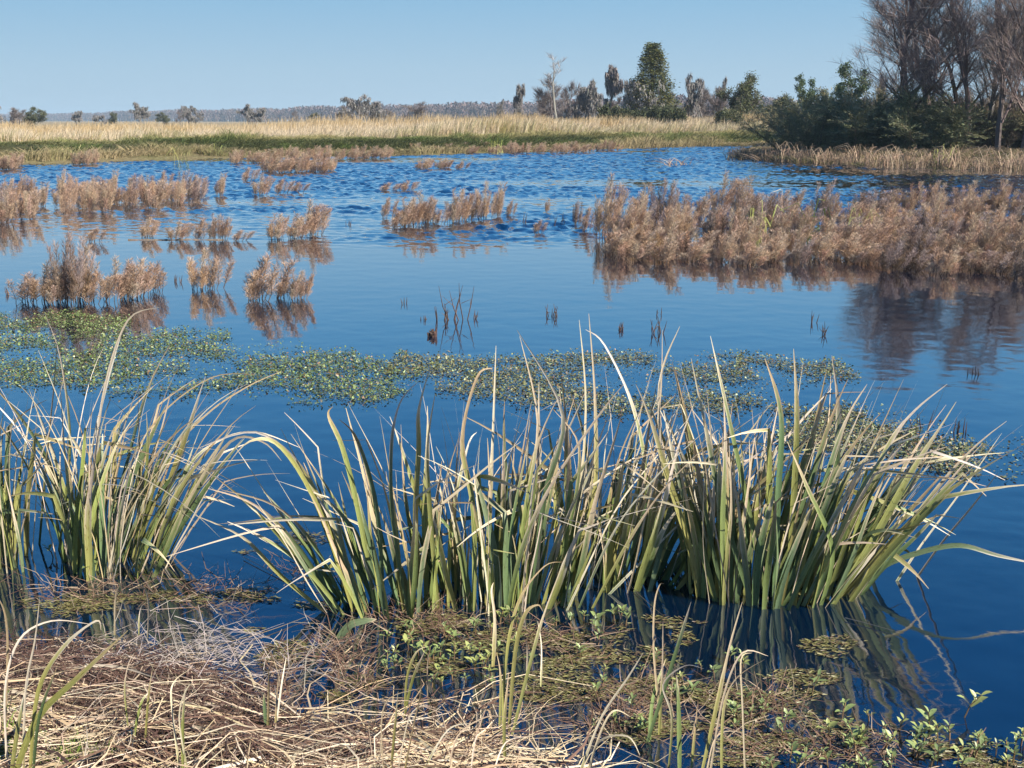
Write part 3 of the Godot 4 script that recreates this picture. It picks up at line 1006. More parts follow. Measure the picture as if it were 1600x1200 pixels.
	for back in [0.0, 0.2, 0.42, 0.66, 0.9]:
		var px: float = 952.0 + back * 40.0 + rf(0, 12)
		while px < 1660.0:
			var front: float = interp([[960, 402], [1080, 412], [1230, 412], [1330, 408], [1440, 428], [1530, 424], [1600, 438], [1660, 446]], px)
			var rear: float = interp([[960, 352], [1080, 338], [1250, 330], [1400, 326], [1660, 322]], px)
			var b := lerpf(front, rear, back) + rf(-4, 4)
			var hgt := rf(0.55, 1.0) * lerpf(0.85, 1.48, back)
			if px < 1180.0 and back > 0.3: hgt *= 1.12
			if n_mid.get_noise_2d(px * 0.14, back * 30.0) > -0.42:
				shrub(pick([0, 1, 2, 5, 6, 7, 3, 5]), px, b, hgt, rf(0.8, 1.15), "feathery russet shrub in the %s of the big thicket, %s part" % [["front row", "second row", "middle row", "fourth row", "rear row"][row], "left" if px < 1200.0 else "middle" if px < 1400.0 else "right"], "shrubs of the big right thicket")
			px += rf(0.30, 0.56) * FOCAL / (-G(px, b).z)
		row += 1
	# long thicket on the left
	for back in [0.0, 0.5, 1.0]:
		var px := -40.0 + rf(0, 12)
		while px < 330.0:
			var b: float = lerpf(interp([[-40, 356], [20, 346], [60, 336], [150, 330], [250, 324], [330, 314]], px), interp([[-40, 322], [60, 312], [330, 303]], px), back) + rf(-2, 2)
			if absf(px - 82.0) > 8.0:
				shrub(pick([0, 1, 2, 4, 5, 6, 7]), px, b, rf(0.8, 1.25), rf(0.8, 1.1), "feathery russet shrub in the %s of the long left thicket, %s half" % ["front row" if back < 0.3 else "middle row" if back < 0.7 else "rear row", "left" if px < 150.0 else "right"], "shrubs of the long left thicket")
			px += rf(0.42, 0.68) * FOCAL / (-G(px, b).z)
	# far rows below the levee
	var far := [[0, 30, 268, 262, 5], [360, 520, 256, 250, 15], [415, 525, 270, 268, 10], [520, 600, 250, 248, 7], [640, 760, 241, 238, 7], [760, 850, 241, 240, 8], [862, 970, 240, 235, 11], [990, 1130, 226, 225, 6], [110, 150, 259, 258, 3]]
	var where := ["at the left edge", "in the dense bank left of middle", "in the nearer row left of middle", "left of the middle gap", "just right of the middle", "in the middle right of the pale reed tuft", "in the dense clump right of middle", "in the sparse row near the right bank", "in the tiny group over the left thicket"]
	var fi := -1
	for fr in far:
		fi += 1
		for k in fr[4]:
			var t: float = (k + rf(0.1, 0.9)) / fr[4]
			shrub(pick([0, 1, 5, 4, 6]), lerpf(fr[0], fr[1], t), lerpf(fr[2], fr[3], t) + rf(-1.5, 1.5), rf(0.8, 1.35), rf(1.0, 1.7), "low russet shrub below the levee, " + where[fi], "shrubs below the levee")

# ------------------------------------------------------------------ sticks and stumps in the open water
func snags() -> void:
	# x, base row, height, stems, label
	var list := [[630, 474, 0.10, 3, "pair of tiny dark stubs in calm water"], [662, 500, 0.07, 4, "flat dark twig bit left of the tall sticks"], [690, 500, 0.22, 5, "forked reddish twig left of the tall sticks"], [703, 498, 0.12, 2, "short dark stub beside the tall sticks"],
		[716, 500, 0.52, 4, "tallest thin sticks standing alone in calm water"], [729, 499, 0.48, 2, "thin pale stick right of the tallest sticks"], [741, 498, 0.12, 3, "short dark stub right of the tall sticks"], [862, 494, 0.16, 7, "spray of thin twigs in calm water before the reeds"],
		[1025, 520, 0.20, 7, "dark bristly twig just above the reeds"], [1027, 492, 0.10, 3, "small dark stub above the bristly twig"], [1272, 504, 0.16, 3, "dark stub right of the reeds, farther one"], [1292, 523, 0.16, 4, "dark stub right of the reeds, nearer one"],
		[968, 516, 0.10, 7, "row of faint twigs left of the bristly twig"], [1520, 584, 0.08, 4, "tiny dark twig in open water at right"], [1440, 672, 0.16, 4, "dark upright twig at the edge of the right mat"], [1497, 676, 0.14, 6, "brown stub rising from the right mat"],
		[18, 460, 0.12, 4, "dark stubs at the left edge before the green mat"], [277, 441, 0.12, 5, "low brown twig heap left of the fan shaped shrub"], [545, 352, 0.12, 5, "low dark twigs left of the central clumps"], [820, 350, 0.3, 4, "thin stalks right of the central clumps"],
		[870, 352, 0.3, 3, "thin dark stalk between central clumps and thicket"], [880, 350, 0.35, 3, "second thin dark stalk between central clumps and thicket"]]
	for s in list:
		var b := MB.new()
		var hgt: float = s[2]
		for k in s[3]:
			var p := Vector3(rf(-1, 1) * (0.03 + hgt * 0.25), -0.05, rf(-0.05, 0.05))
			var q := p + Vector3(rf(-0.35, 0.35) * hgt, hgt * rf(0.6, 1.0) + 0.05, rf(-0.2, 0.2) * hgt)
			b.tube(PackedVector3Array([p, p.lerp(q, 0.5) + rv() * hgt * 0.05, q]), PackedFloat32Array([0.007, 0.006, 0.002]), 4, vary(Color(0.11, 0.075, 0.06), 0.3))
			if R.randf() < 0.5:
				var m := p.lerp(q, 0.5)
				b.tube(PackedVector3Array([m, m + Vector3(rf(-.5, .5), rf(0.1, 0.5), 0) * hgt * 0.6]), PackedFloat32Array([0.005, 0.002]), 3, Color(0.12, 0.08, 0.065))
		var o := single("dead_twig", b.mesh(), M.twig)
		o.position = G(s[0], s[1])
		tag(o, s[4], "twig")
	# stump
	var w := MB.new()
	for k in 15:
		var x := rf(-0.06, 0.045)
		var h := (0.05 + (x + 0.06) * 0.75) * rf(0.5, 1.0)
		w.tube(PackedVector3Array([Vector3(x, -0.06, rf(-.03, .03)), Vector3(x + rf(-.015, .015), h * 0.6, rf(-.03, .03)), Vector3(x + rf(-.03, .02), h, rf(-.02, .02))]), PackedFloat32Array([0.018, 0.014, 0.003]), 5, vary(Color(0.085, 0.056, 0.044), 0.35))
	var st := single("stump", w.mesh(), M.bark)
	st.position = G(676, 526)
	tag(st, "small dark broken stump below the tall sticks", "stump")
	# mud strips under the low row and the pale line
	for s in [[200, 270, 375, 0.035, "dark mud strip under the low row of shrubs"], [255, 350, 375, 0.03, "second dark mud strip under the low row of shrubs"], [596, 652, 299, 0.04, "pale mud line behind the central clumps"], [95, 108, 351, 0.04, "small dark mud lump off the left thicket"], [525, 560, 282, 0.03, "thin mud lump in the far rippled water"]]:
		var a := G(s[0], s[2])
		var e := G(s[1], s[2])
		var mb := MB.new()
		for k in 22:
			var t := k / 21.0
			var wd: float = sin(t * PI) * 0.16 + 0.02
			var hh: float = s[3] * (0.5 + 0.6 * n_fine.get_noise_1d(k * 0.9 + s[0]))
			var c := a.lerp(e, t) - (a + e) * 0.5
			mb.v.append(c + Vector3(0, -0.05, wd)); mb.v.append(c + Vector3(0, maxf(hh, 0.01), 0)); mb.v.append(c + Vector3(0, -0.05, -wd))
			for z in 3: mb.c.append(vary(Color(0.17, 0.13, 0.10), 0.2))
			if k < 21:
				var j := k * 3
				for z in 2:
					mb.i.append(j + z); mb.i.append(j + z + 1); mb.i.append(j + z + 3)
					mb.i.append(j + z + 1); mb.i.append(j + z + 4); mb.i.append(j + z + 3)
		var o := single("mud_bar", mb.mesh(), M.bark)
		o.position = (a + e) * 0.5
		tag(o, s[4], "mud")

# ------------------------------------------------------------------ floating plants
func inside(poly: PackedVector2Array, p: Vector2) -> bool: return Geometry2D.is_point_in_polygon(p, poly)
func leaf_oval() -> ArrayMesh:
	var b := MB.new()
	var c := Color(1, 1, 1)
	var rim := []
	for k in 7:
		var a := TAU * k / 7.0
		rim.append(Vector3(cos(a) * 0.5, 0.06 + 0.05 * sin(a * 2.0), sin(a) * 0.34))
	for k in 7: b.tri(Vector3.ZERO, rim[k], rim[(k + 1) % 7], c)
	return b.mesh()

func floating_mats() -> void:
	var oval := leaf_oval()
	var mats := [
		[[[-160, 488], [60, 490], [215, 498], [250, 520], [355, 516], [375, 535], [520, 548], [640, 562], [650, 612], [560, 632], [420, 626], [300, 612], [120, 606], [-160, 600]], 42000, 0.10, "green floating plant mat on the left water behind the left reeds"],
		[[[610, 566], [700, 556], [830, 560], [1000, 552], [1160, 560], [1320, 572], [1345, 592], [1240, 606], [1200, 640], [1050, 650], [880, 640], [740, 632], [640, 606]], 19000, 0.02, "olive floating plant mat behind the central reeds"],
		[[[1190, 640], [1330, 636], [1430, 662], [1520, 688], [1600, 684], [1720, 690], [1720, 760], [1580, 744], [1480, 730], [1340, 716], [1210, 690]], 11000, -0.05, "grey green floating mat on the right beside the reeds"]]
	for m in mats:
		var poly := PackedVector2Array()
		var lo := Vector2(1e9, 1e9)
		var hi := -lo
		for p in m[0]:
			var g := G(p[0], p[1])
			var q := Vector2(g.x, g.z)
			poly.append(q)
			lo = lo.min(q)
			hi = hi.max(q)
		var xf := []
		var cols := []
		var tries := 0
		while xf.size() < m[1] and tries < 200000:
			tries += 1
			var q := Vector2(rf(lo.x, hi.x), rf(lo.y, hi.y))
			if not inside(poly, q + Vector2(n_mid.get_noise_2d(q.x * 9, q.y * 9), n_mid.get_noise_2d(q.y * 9, q.x * 9)) * 0.5): continue
			var k := n_mid.get_noise_2d(q.x * 6.0, q.y * 9.0) + 0.6 * n_fine.get_noise_2d(q.x, q.y)
			if k < -0.12 - m[2] and R.randf() < 0.93: continue
			var up := R.randf() < 0.30
			var s := rf(0.008, 0.026) if R.randf() < 0.97 else rf(0.026, 0.036)
			var y := rf(0.003, 0.012)
			var b := Basis(Vector3.UP, rf(0, TAU))
			if up:
				y = rf(0.015, 0.07)
				b = Basis(rv().normalized(), rf(0.3, 1.4)) * b
				s *= 1.15
			else: b = Basis(Vector3(rf(-1, 1), 0, rf(-1, 1)).normalized(), rf(0, 0.25)) * b
			xf.append(Transform3D(b.scaled(Vector3(s, s, s)), Vector3(q.x, y, q.y)))
			var z := R.randf()
			var c := Color(0.11, 0.165, 0.045).lerp(Color(0.19, 0.235, 0.075), R.randf())
			if m[2] < 0.05: c = c.lerp(Color(0.20, 0.17, 0.09), rf(0.2, 0.8))
			if z < 0.22: c = Color(0.08, 0.075, 0.035)
			elif z < 0.32: c = Color(0.21, 0.13, 0.07)
			elif z < 0.345: c = Color(0.36, 0.42, 0.22)
			cols.append(vary(c, 0.2))
		many("floating_plants", oval, M.leaf, xf, cols, m[3], "floating plants")

# ------------------------------------------------------------------ strap leaves
var greens := [Color(0.20, 0.26, 0.085), Color(0.15, 0.22, 0.095), Color(0.30, 0.33, 0.10), Color(0.17, 0.235, 0.12), Color(0.37, 0.36, 0.12)]
var straws := [Color(0.64, 0.52, 0.35), Color(0.78, 0.69, 0.53), Color(0.54, 0.41, 0.24), Color(0.72, 0.61, 0.43)]

func blade(pts: PackedVector3Array, wide: float, phi: float, twist: float, dry: float, green: Color, straw: Color) -> ArrayMesh:
	var b := MB.new()
	var m := pts.size()
	var half := PackedVector3Array()
	var nor := PackedVector3Array()
	var v0 := rf(0, 1)
	for q in m:
		var t := float(q) / (m - 1)
		var tan := (pts[mini(q + 1, m - 1)] - pts[maxi(q - 1, 0)]).normalized()
		var s := tan.cross(Vector3(0.02, 0.05, 1)).normalized().rotated(tan, phi + twist * t)
		var nn := s.cross(tan).normalized()
		var prof := lerpf(0.75, 1.0, smoothstep(0.0, 0.3, t)) * (1.0 - pow(t, 3.5) * 0.9)
		if t > 1.0 - dry: prof *= lerpf(1.0, 0.62, smoothstep(1.0 - dry, 1.0 - dry + 0.15, t))
		var w := wide * 0.5 * maxf(prof, 0.08)
		var fold := nn * w * 0.35
		b.v.append(pts[q] - s * w + fold); b.v.append(pts[q]); b.v.append(pts[q] + s * w + fold)
		b.n.append((nn + s * 0.3).normalized()); b.n.append(nn); b.n.append((nn - s * 0.3).normalized())
		b.u.append(Vector2(0.02, v0 + t * 1.4)); b.u.append(Vector2(0.5, v0 + t * 1.4)); b.u.append(Vector2(0.98, v0 + t * 1.4))
		var mid := smoothstep(1.0 - dry - 0.03, 1.0 - dry + 0.12, t)
		var edge := smoothstep(1.0 - dry - 0.22, 1.0 - dry + 0.05, t) if dry > 0.02 else 0.0
		b.c.append(green.lerp(straw, edge)); b.c.append(green.lerp(straw, mid)); b.c.append(green.lerp(straw, minf(edge * 1.3, 1.0)))
		if q < m - 1:
			var j := q * 3
			for z in 2:
				b.i.append(j + z); b.i.append(j + z + 3); b.i.append(j + z + 1)
				b.i.append(j + z + 1); b.i.append(j + z + 3); b.i.append(j + z + 4)
	return b.mesh()

func spline(p: PackedVector3Array, per: int) -> PackedVector3Array:
	var out := PackedVector3Array()
	for k in p.size() - 1:
		var a := p[maxi(k - 1, 0)]
		var e := p[mini(k + 2, p.size() - 1)]
		for s in per: out.append(p[k].cubic_interpolate(p[k + 1], a, e, float(s) / per))
	out.append(p[-1])
	return out

# a blade that starts in the water (or on the bank) and passes the given spots, going "deeper" away by its end
func traced(parent: Node3D, spots: Array, wide: float, dry: float, deeper: float, tone := -1, base_h := 0.0) -> void:
	var g := G(spots[0][0], spots[0][1], base_h)
	var d0 := -g.z
	var p := PackedVector3Array([g - Vector3(0, 0.04, 0)])
	for k in range(1, spots.size()):
		p.append(D(spots[k][0], spots[k][1], d0 + deeper * k / (spots.size() - 1)))
	for k in p.size(): p[k] -= parent.position
	var gr: Color = vary(greens[tone] if tone >= 0 else pick(greens), 0.12)
	part("blade", blade(spline(p, 5), wide, rf(-0.35, 0.35), rf(-0.5, 0.5), dry, gr, vary(pick(straws), 0.1)), M.blade, parent)

# a blade that grows by its own habit
func grown(parent: Node3D, at: Vector3, az: float, lean: float, bend: float, ln: float, wide: float, dry: float) -> void:
	var p := at - parent.position
	p.y -= 0.05
	var out := Vector3(cos(az), 0, sin(az))
	var pts := PackedVector3Array([p])
	var n := 13
	var kink := rf(0.55, 0.9) if R.randf() < 0.42 else 2.0
	var kinked := rf(0.5, 1.7)
	var drift := rf(-0.55, 0.55)
	var side := out.cross(Vector3.UP)
	for s in n:
		var t := (s + 1.0) / n
		var th := lean + bend * t * t + (kinked if t > kink else 0.0) + sin(t * 9.0 + drift * 20.0) * 0.05
		p += (Vector3(0, cos(th), 0) + out * sin(th) + side * drift * t * 0.5) * ln / n
		if p.y < 0.004: p.y = 0.004 + s * 0.0004
		pts.append(p)
	var g: Color = vary(pick(greens), 0.15)
	var st: Color = vary(pick(straws), 0.12)
	if dry > 0.95: g = st
	part("blade", blade(pts, wide, rf(-1.1, 1.1), rf(-1.2, 1.2), dry, g, st), M.blade, parent)

func clump(label: String, centre: Vector2, px: Vector2, row: Vector2, count: int, lean_l: float, lean_r: float, ln: Vector2, dry_more: float, bend: Vector2, toward := 0.35) -> Node3D:
	var o := thing("reed_clump", label, "reeds", G(centre.x, centre.y), "reed clumps standing in the near water")
	for k in count:
		var a := rf(0, TAU)
		var r := sqrt(R.randf())
		var ux := 0.5 + 0.5 * r * cos(a)
		var x := lerpf(px.x, px.y, ux)
		var y := lerpf(row.x, row.y, 0.5 + 0.5 * r * sin(a))
		var th := deg_to_rad(lerpf(lean_l, lean_r, ux) + R.randfn(0.0, 6.5))
		var az := 0.0 if th >= 0.0 else PI
		az += rf(-1.0, 1.0) * (toward + 0.9 * exp(-absf(th) * 8.0))
		var z := R.randf()
		var l := lerpf(ln.x, ln.y, pow(R.randf(), 0.7))
		var dry := rf(0.14, 0.45)
		var wd := rf(0.016, 0.038)
		if z < dry_more:
			dry = 1.0
			wd = rf(0.006, 0.016)
		elif z < dry_more + 0.2: dry = rf(0.4, 0.65)
		elif z > 0.88:
			dry = 0.04
			l *= 0.75
		grown(o, G(x, y), az, absf(th), rf(bend.x, bend.y), l, wd, dry)
	return o

func reeds() -> void:
	clump("half visible reed clump cut by the picture's left edge", Vector2(10, 870), Vector2(-60, 60), Vector2(835, 900), 80, -6, 8, Vector2(0.55, 1.25), 0.30, Vector2(-0.1, 0.5))
	var a := clump("shaggy left reed clump with long pale tips blowing right", Vector2(170, 870), Vector2(85, 265), Vector2(830, 912), 165, -10, 32, Vector2(0.5, 1.3), 0.40, Vector2(0.0, 0.8))
	for s in [[[190, 850], [200, 740], [250, 650], [330, 590], [400, 585]], [[215, 850], [250, 730], [320, 650], [385, 605], [440, 580]], [[150, 860], [150, 720], [165, 600], [200, 500], [250, 480]], [[90, 860], [110, 700], [95, 560], [70, 490]],
		[[245, 870], [290, 740], [340, 690], [400, 675], [470, 700]], [[230, 880], [300, 780], [360, 690], [410, 690], [440, 720]], [[120, 850], [140, 720], [165, 610], [190, 520]], [[60, 850], [75, 700], [85, 600], [90, 520]]]:
		traced(a, s, rf(0.014, 0.024), rf(0.45, 1.0), rf(-0.2, 0.3))
	# fan at the left of the middle stand
	var b := clump("open reed clump fanning out to the left of the middle stand", Vector2(600, 955), Vector2(510, 690), Vector2(925, 972), 52, -30, 6, Vector2(0.45, 1.15), 0.16, Vector2(-0.1, 0.25))
	for s in [[[530, 950], [470, 860], [400, 790], [325, 763]], [[545, 945], [490, 850], [430, 790], [345, 765]], [[560, 950], [520, 830], [470, 730], [400, 675], [310, 700]], [[555, 955], [500, 800], [440, 700], [390, 690], [350, 735]],
		[[590, 960], [560, 800], [535, 700], [513, 650], [520, 635]], [[600, 955], [590, 800], [560, 690], [530, 655]], [[640, 960], [615, 820], [612, 700], [625, 630], [655, 595]], [[660, 955], [650, 820], [655, 700], [655, 640], [672, 575]],
		[[520, 955], [440, 900], [380, 840], [305, 805]], [[545, 960], [470, 880], [400, 835], [355, 815]], [[685, 950], [672, 800], [668, 700], [680, 615]], [[610, 965], [570, 860], [530, 800], [480, 760]], [[575, 960], [535, 860], [505, 790], [455, 720]]]:
		traced(b, s, rf(0.018, 0.032), rf(0.25, 0.6), rf(-0.3, 0.2))
	# the middle
	var c := clump("upright green reed clump in the middle of the stand", Vector2(780, 940), Vector2(670, 900), Vector2(900, 965), 135, -12, 14, Vector2(0.4, 1.2), 0.28, Vector2(-0.1, 0.3), 0.5)
	for s in [[[760, 950], [765, 800], [770, 680], [775, 540]], [[800, 950], [820, 800], [840, 660], [812, 525]], [[830, 940], [850, 780], [880, 650], [808, 516]], [[740, 955], [740, 800], [722, 690], [745, 590], [770, 575]],
		[[860, 930], [900, 800], [915, 640], [905, 500]], [[870, 930], [925, 790], [930, 640], [920, 490]], [[845, 940], [890, 820], [905, 700], [865, 640]], [[790, 960], [815, 860], [860, 760], [935, 650], [975, 600]], [[700, 950], [705, 820], [730, 700], [745, 675]]]:
		traced(c, s, rf(0.018, 0.034), rf(0.35, 0.7), rf(-0.2, 0.3))
	# tangled clump behind
	var d := clump("tangled half dead reed clump with blades crossing to the right", Vector2(980, 905), Vector2(880, 1085), Vector2(862, 930), 130, -4, 30, Vector2(0.5, 1.25), 0.44, Vector2(-0.1, 0.5), 0.6)
	for s in [[[900, 950], [960, 830], [1030, 740], [1100, 675]], [[920, 950], [985, 840], [1040, 760], [1110, 690]], [[960, 920], [1000, 780], [1030, 640], [1035, 515]], [[990, 910], [1030, 760], [1030, 600], [1062, 510]], [[880, 955], [960, 800], [1020, 720], [1075, 655]],
		[[1000, 905], [1010, 760], [990, 640], [945, 540], [915, 515]], [[940, 930], [1000, 880], [1060, 820], [1075, 815]]]:
		traced(d, s, rf(0.014, 0.026), rf(0.5, 1.0), rf(-0.3, 0.3))
	# the dense right clump
	var e := clump("densest broad leaved reed clump at the right of the stand", Vector2(1210, 925), Vector2(1075, 1345), Vector2(885, 955), 250, -12, 30, Vector2(0.5, 1.32), 0.20, Vector2(-0.1, 0.35))
	for s in [[[1180, 945], [1130, 800], [1105, 680], [1080, 560]], [[1200, 940], [1170, 800], [1140, 660], [1110, 525]], [[1260, 940], [1290, 800], [1350, 720], [1430, 672]], [[1290, 935], [1340, 800], [1390, 720], [1415, 690]], [[1240, 935], [1280, 780], [1320, 660], [1355, 600]],
		[[1310, 930], [1350, 780], [1390, 690], [1430, 640], [1480, 600]], [[1230, 940], [1240, 780], [1245, 650], [1240, 545]], [[1210, 945], [1215, 780], [1220, 650], [1195, 560]], [[1270, 935], [1300, 790], [1310, 650], [1300, 555]], [[1280, 945], [1300, 860], [1260, 760], [1230, 690]]]:
		traced(e, s, rf(0.024, 0.036), rf(0.2, 0.5), rf(-0.2, 0.3))
	# outlying blades
	var f := thing("reed_clump", "few outlying reed blades bending over open water right of the stand", "reeds", G(1400, 905), "reed clumps standing in the near water")
	for s in [[[[1345, 912], [1380, 885], [1440, 862], [1500, 852], [1560, 868], [1640, 885]], 0.03, 0.2], [[[1395, 908], [1440, 850], [1500, 770], [1565, 677]], 0.02, 0.85], [[[1428, 900], [1470, 850], [1520, 790], [1560, 738]], 0.018, 0.95], [[[1310, 925], [1350, 870], [1395, 825], [1435, 795]], 0.03, 0.1], [[[1320, 925], [1370, 850], [1420, 822], [1478, 802]], 0.026, 0.5], [[[1355, 895], [1380, 870], [1410, 858], [1425, 868]], 0.024, 0.15], [[[1330, 915], [1370, 850], [1405, 780], [1420, 745]], 0.012, 1.0], [[[1300, 930], [1340, 850], [1380, 828], [1430, 840]], 0.022, 0.2]]:
		traced(f, s[0], s[1], s[2], rf(-0.25, 0.1), 3)
	# fallen leaf before it
	var g := thing("floating_straw", "pale curved leaf lying on dark water before the densest clump", "leaf", G(1240, 935))
	traced(g, [[1218, 928], [1240, 922], [1260, 932], [1272, 950]], 0.03, 0.3, -0.05, 4)
	var g2 := thing("floating_straw", "broad green leaf lying on water left of the middle stand", "leaf", G(555, 990))
	traced(g2, [[520, 998], [545, 978], [570, 970], [588, 968]], 0.035, 0.1, 0.02, 3)
	var g3 := thing("floating_straw", "long straight yellow green leaf floating right of the reflections", "leaf", G(1330, 1020))
	traced(g3, [[1290, 972], [1320, 1000], [1350, 1028], [1375, 1048]], 0.035, 0.2, -0.42, 4)
	var fl := [[[1320, 965], [1360, 975], [1405, 988]], [[960, 888], [1000, 930], [1044, 968]], [[330, 1010], [420, 985], [500, 955]], [[380, 870], [460, 910], [500, 920]], [[600, 745], [560, 760], [500, 780]], [[1500, 890], [1560, 880], [1600, 870]]]
	var fn := ["straw stem floating right of the densest clump", "snapped straw stem slanting into dark water before the tangled clump", "long straw stem lying across the left shallows", "broken straw blade lying in water beneath the left arching leaves", "", ""]
	for k in fl.size():
		if fn[k] == "": continue
		var h := thing("floating_straw", fn[k], "leaf", G(fl[k][0][0], fl[k][0][1]))
		var p := PackedVector3Array()
		for s in fl[k]: p.append(G(s[0], s[1], 0.012) - h.position)
		part("blade", blade(spline(p, 4), 0.009, rf(-0.4, 0.4), 0.3, 1.0, straws[0], vary(pick(straws), 0.1)), M.blade, h)

# ------------------------------------------------------------------ shallow margin
func lance_leaf() -> ArrayMesh:
	var b := MB.new()
	var w := [0.05, 0.16, 0.2, 0.15, 0.01]
	for k in 5:
		var t := k / 4.0
		var y := 0.22 * sin(t * PI * 0.7)
		b.v.append(Vector3(t, y + w[k] * 0.3, -w[k])); b.v.append(Vector3(t, y, 0)); b.v.append(Vector3(t, y + w[k] * 0.3, w[k]))
		for z in 3: b.c.append(Color.WHITE)
		b.n.append(Vector3(-.2, 1, .25).normalized()); b.n.append(Vector3(-.2, 1, 0).normalized()); b.n.append(Vector3(-.2, 1, -.25).normalized())
		if k < 4:
			var j := k * 3
			for z in 2:
				b.i.append(j + z); b.i.append(j + z + 3); b.i.append(j + z + 1)
				b.i.append(j + z + 1); b.i.append(j + z + 3); b.i.append(j + z + 4)
	return b.mesh()

var leaf_mats := []
func water_plant(leaf: Mesh, at: Vector3, size: float, label: String, group: String) -> void:
	var o := thing("water_weed", label, "water plant", at, group)
	o.rotation.y = rf(0, TAU)
	var hgt := size * rf(0.7, 1.4)
	var lean := Vector3(rf(-.5, .5), 0, rf(-.5, .5)) * hgt
	var s := MB.new()
	s.tube(PackedVector3Array([Vector3(0, -0.04, 0), lean * 0.4 + Vector3(0, hgt * 0.5, 0), lean + Vector3(0, hgt, 0)]), PackedFloat32Array([0.0035, 0.003, 0.0018]), 4, vary(Color(0.20, 0.13, 0.07), 0.2))
	part("stem", s.mesh(), M.twig, o)
	var lm: Material = pick(leaf_mats)
	for node in 3:
		var t := 0.45 + 0.27 * node
		for q in 2:
			var l := part("leaf", leaf, lm, o)
			var k := size * rf(0.55, 0.95) * (1.1 - 0.25 * node)
			l.transform = Transform3D((Basis(Vector3.UP, node * PI / 2 + q * PI + rf(-.3, .3)) * Basis(Vector3(0, 0, 1), rf(0.0, 0.7))).scaled(Vector3(k, k, k)), lean * t + Vector3(0, hgt * t, 0))

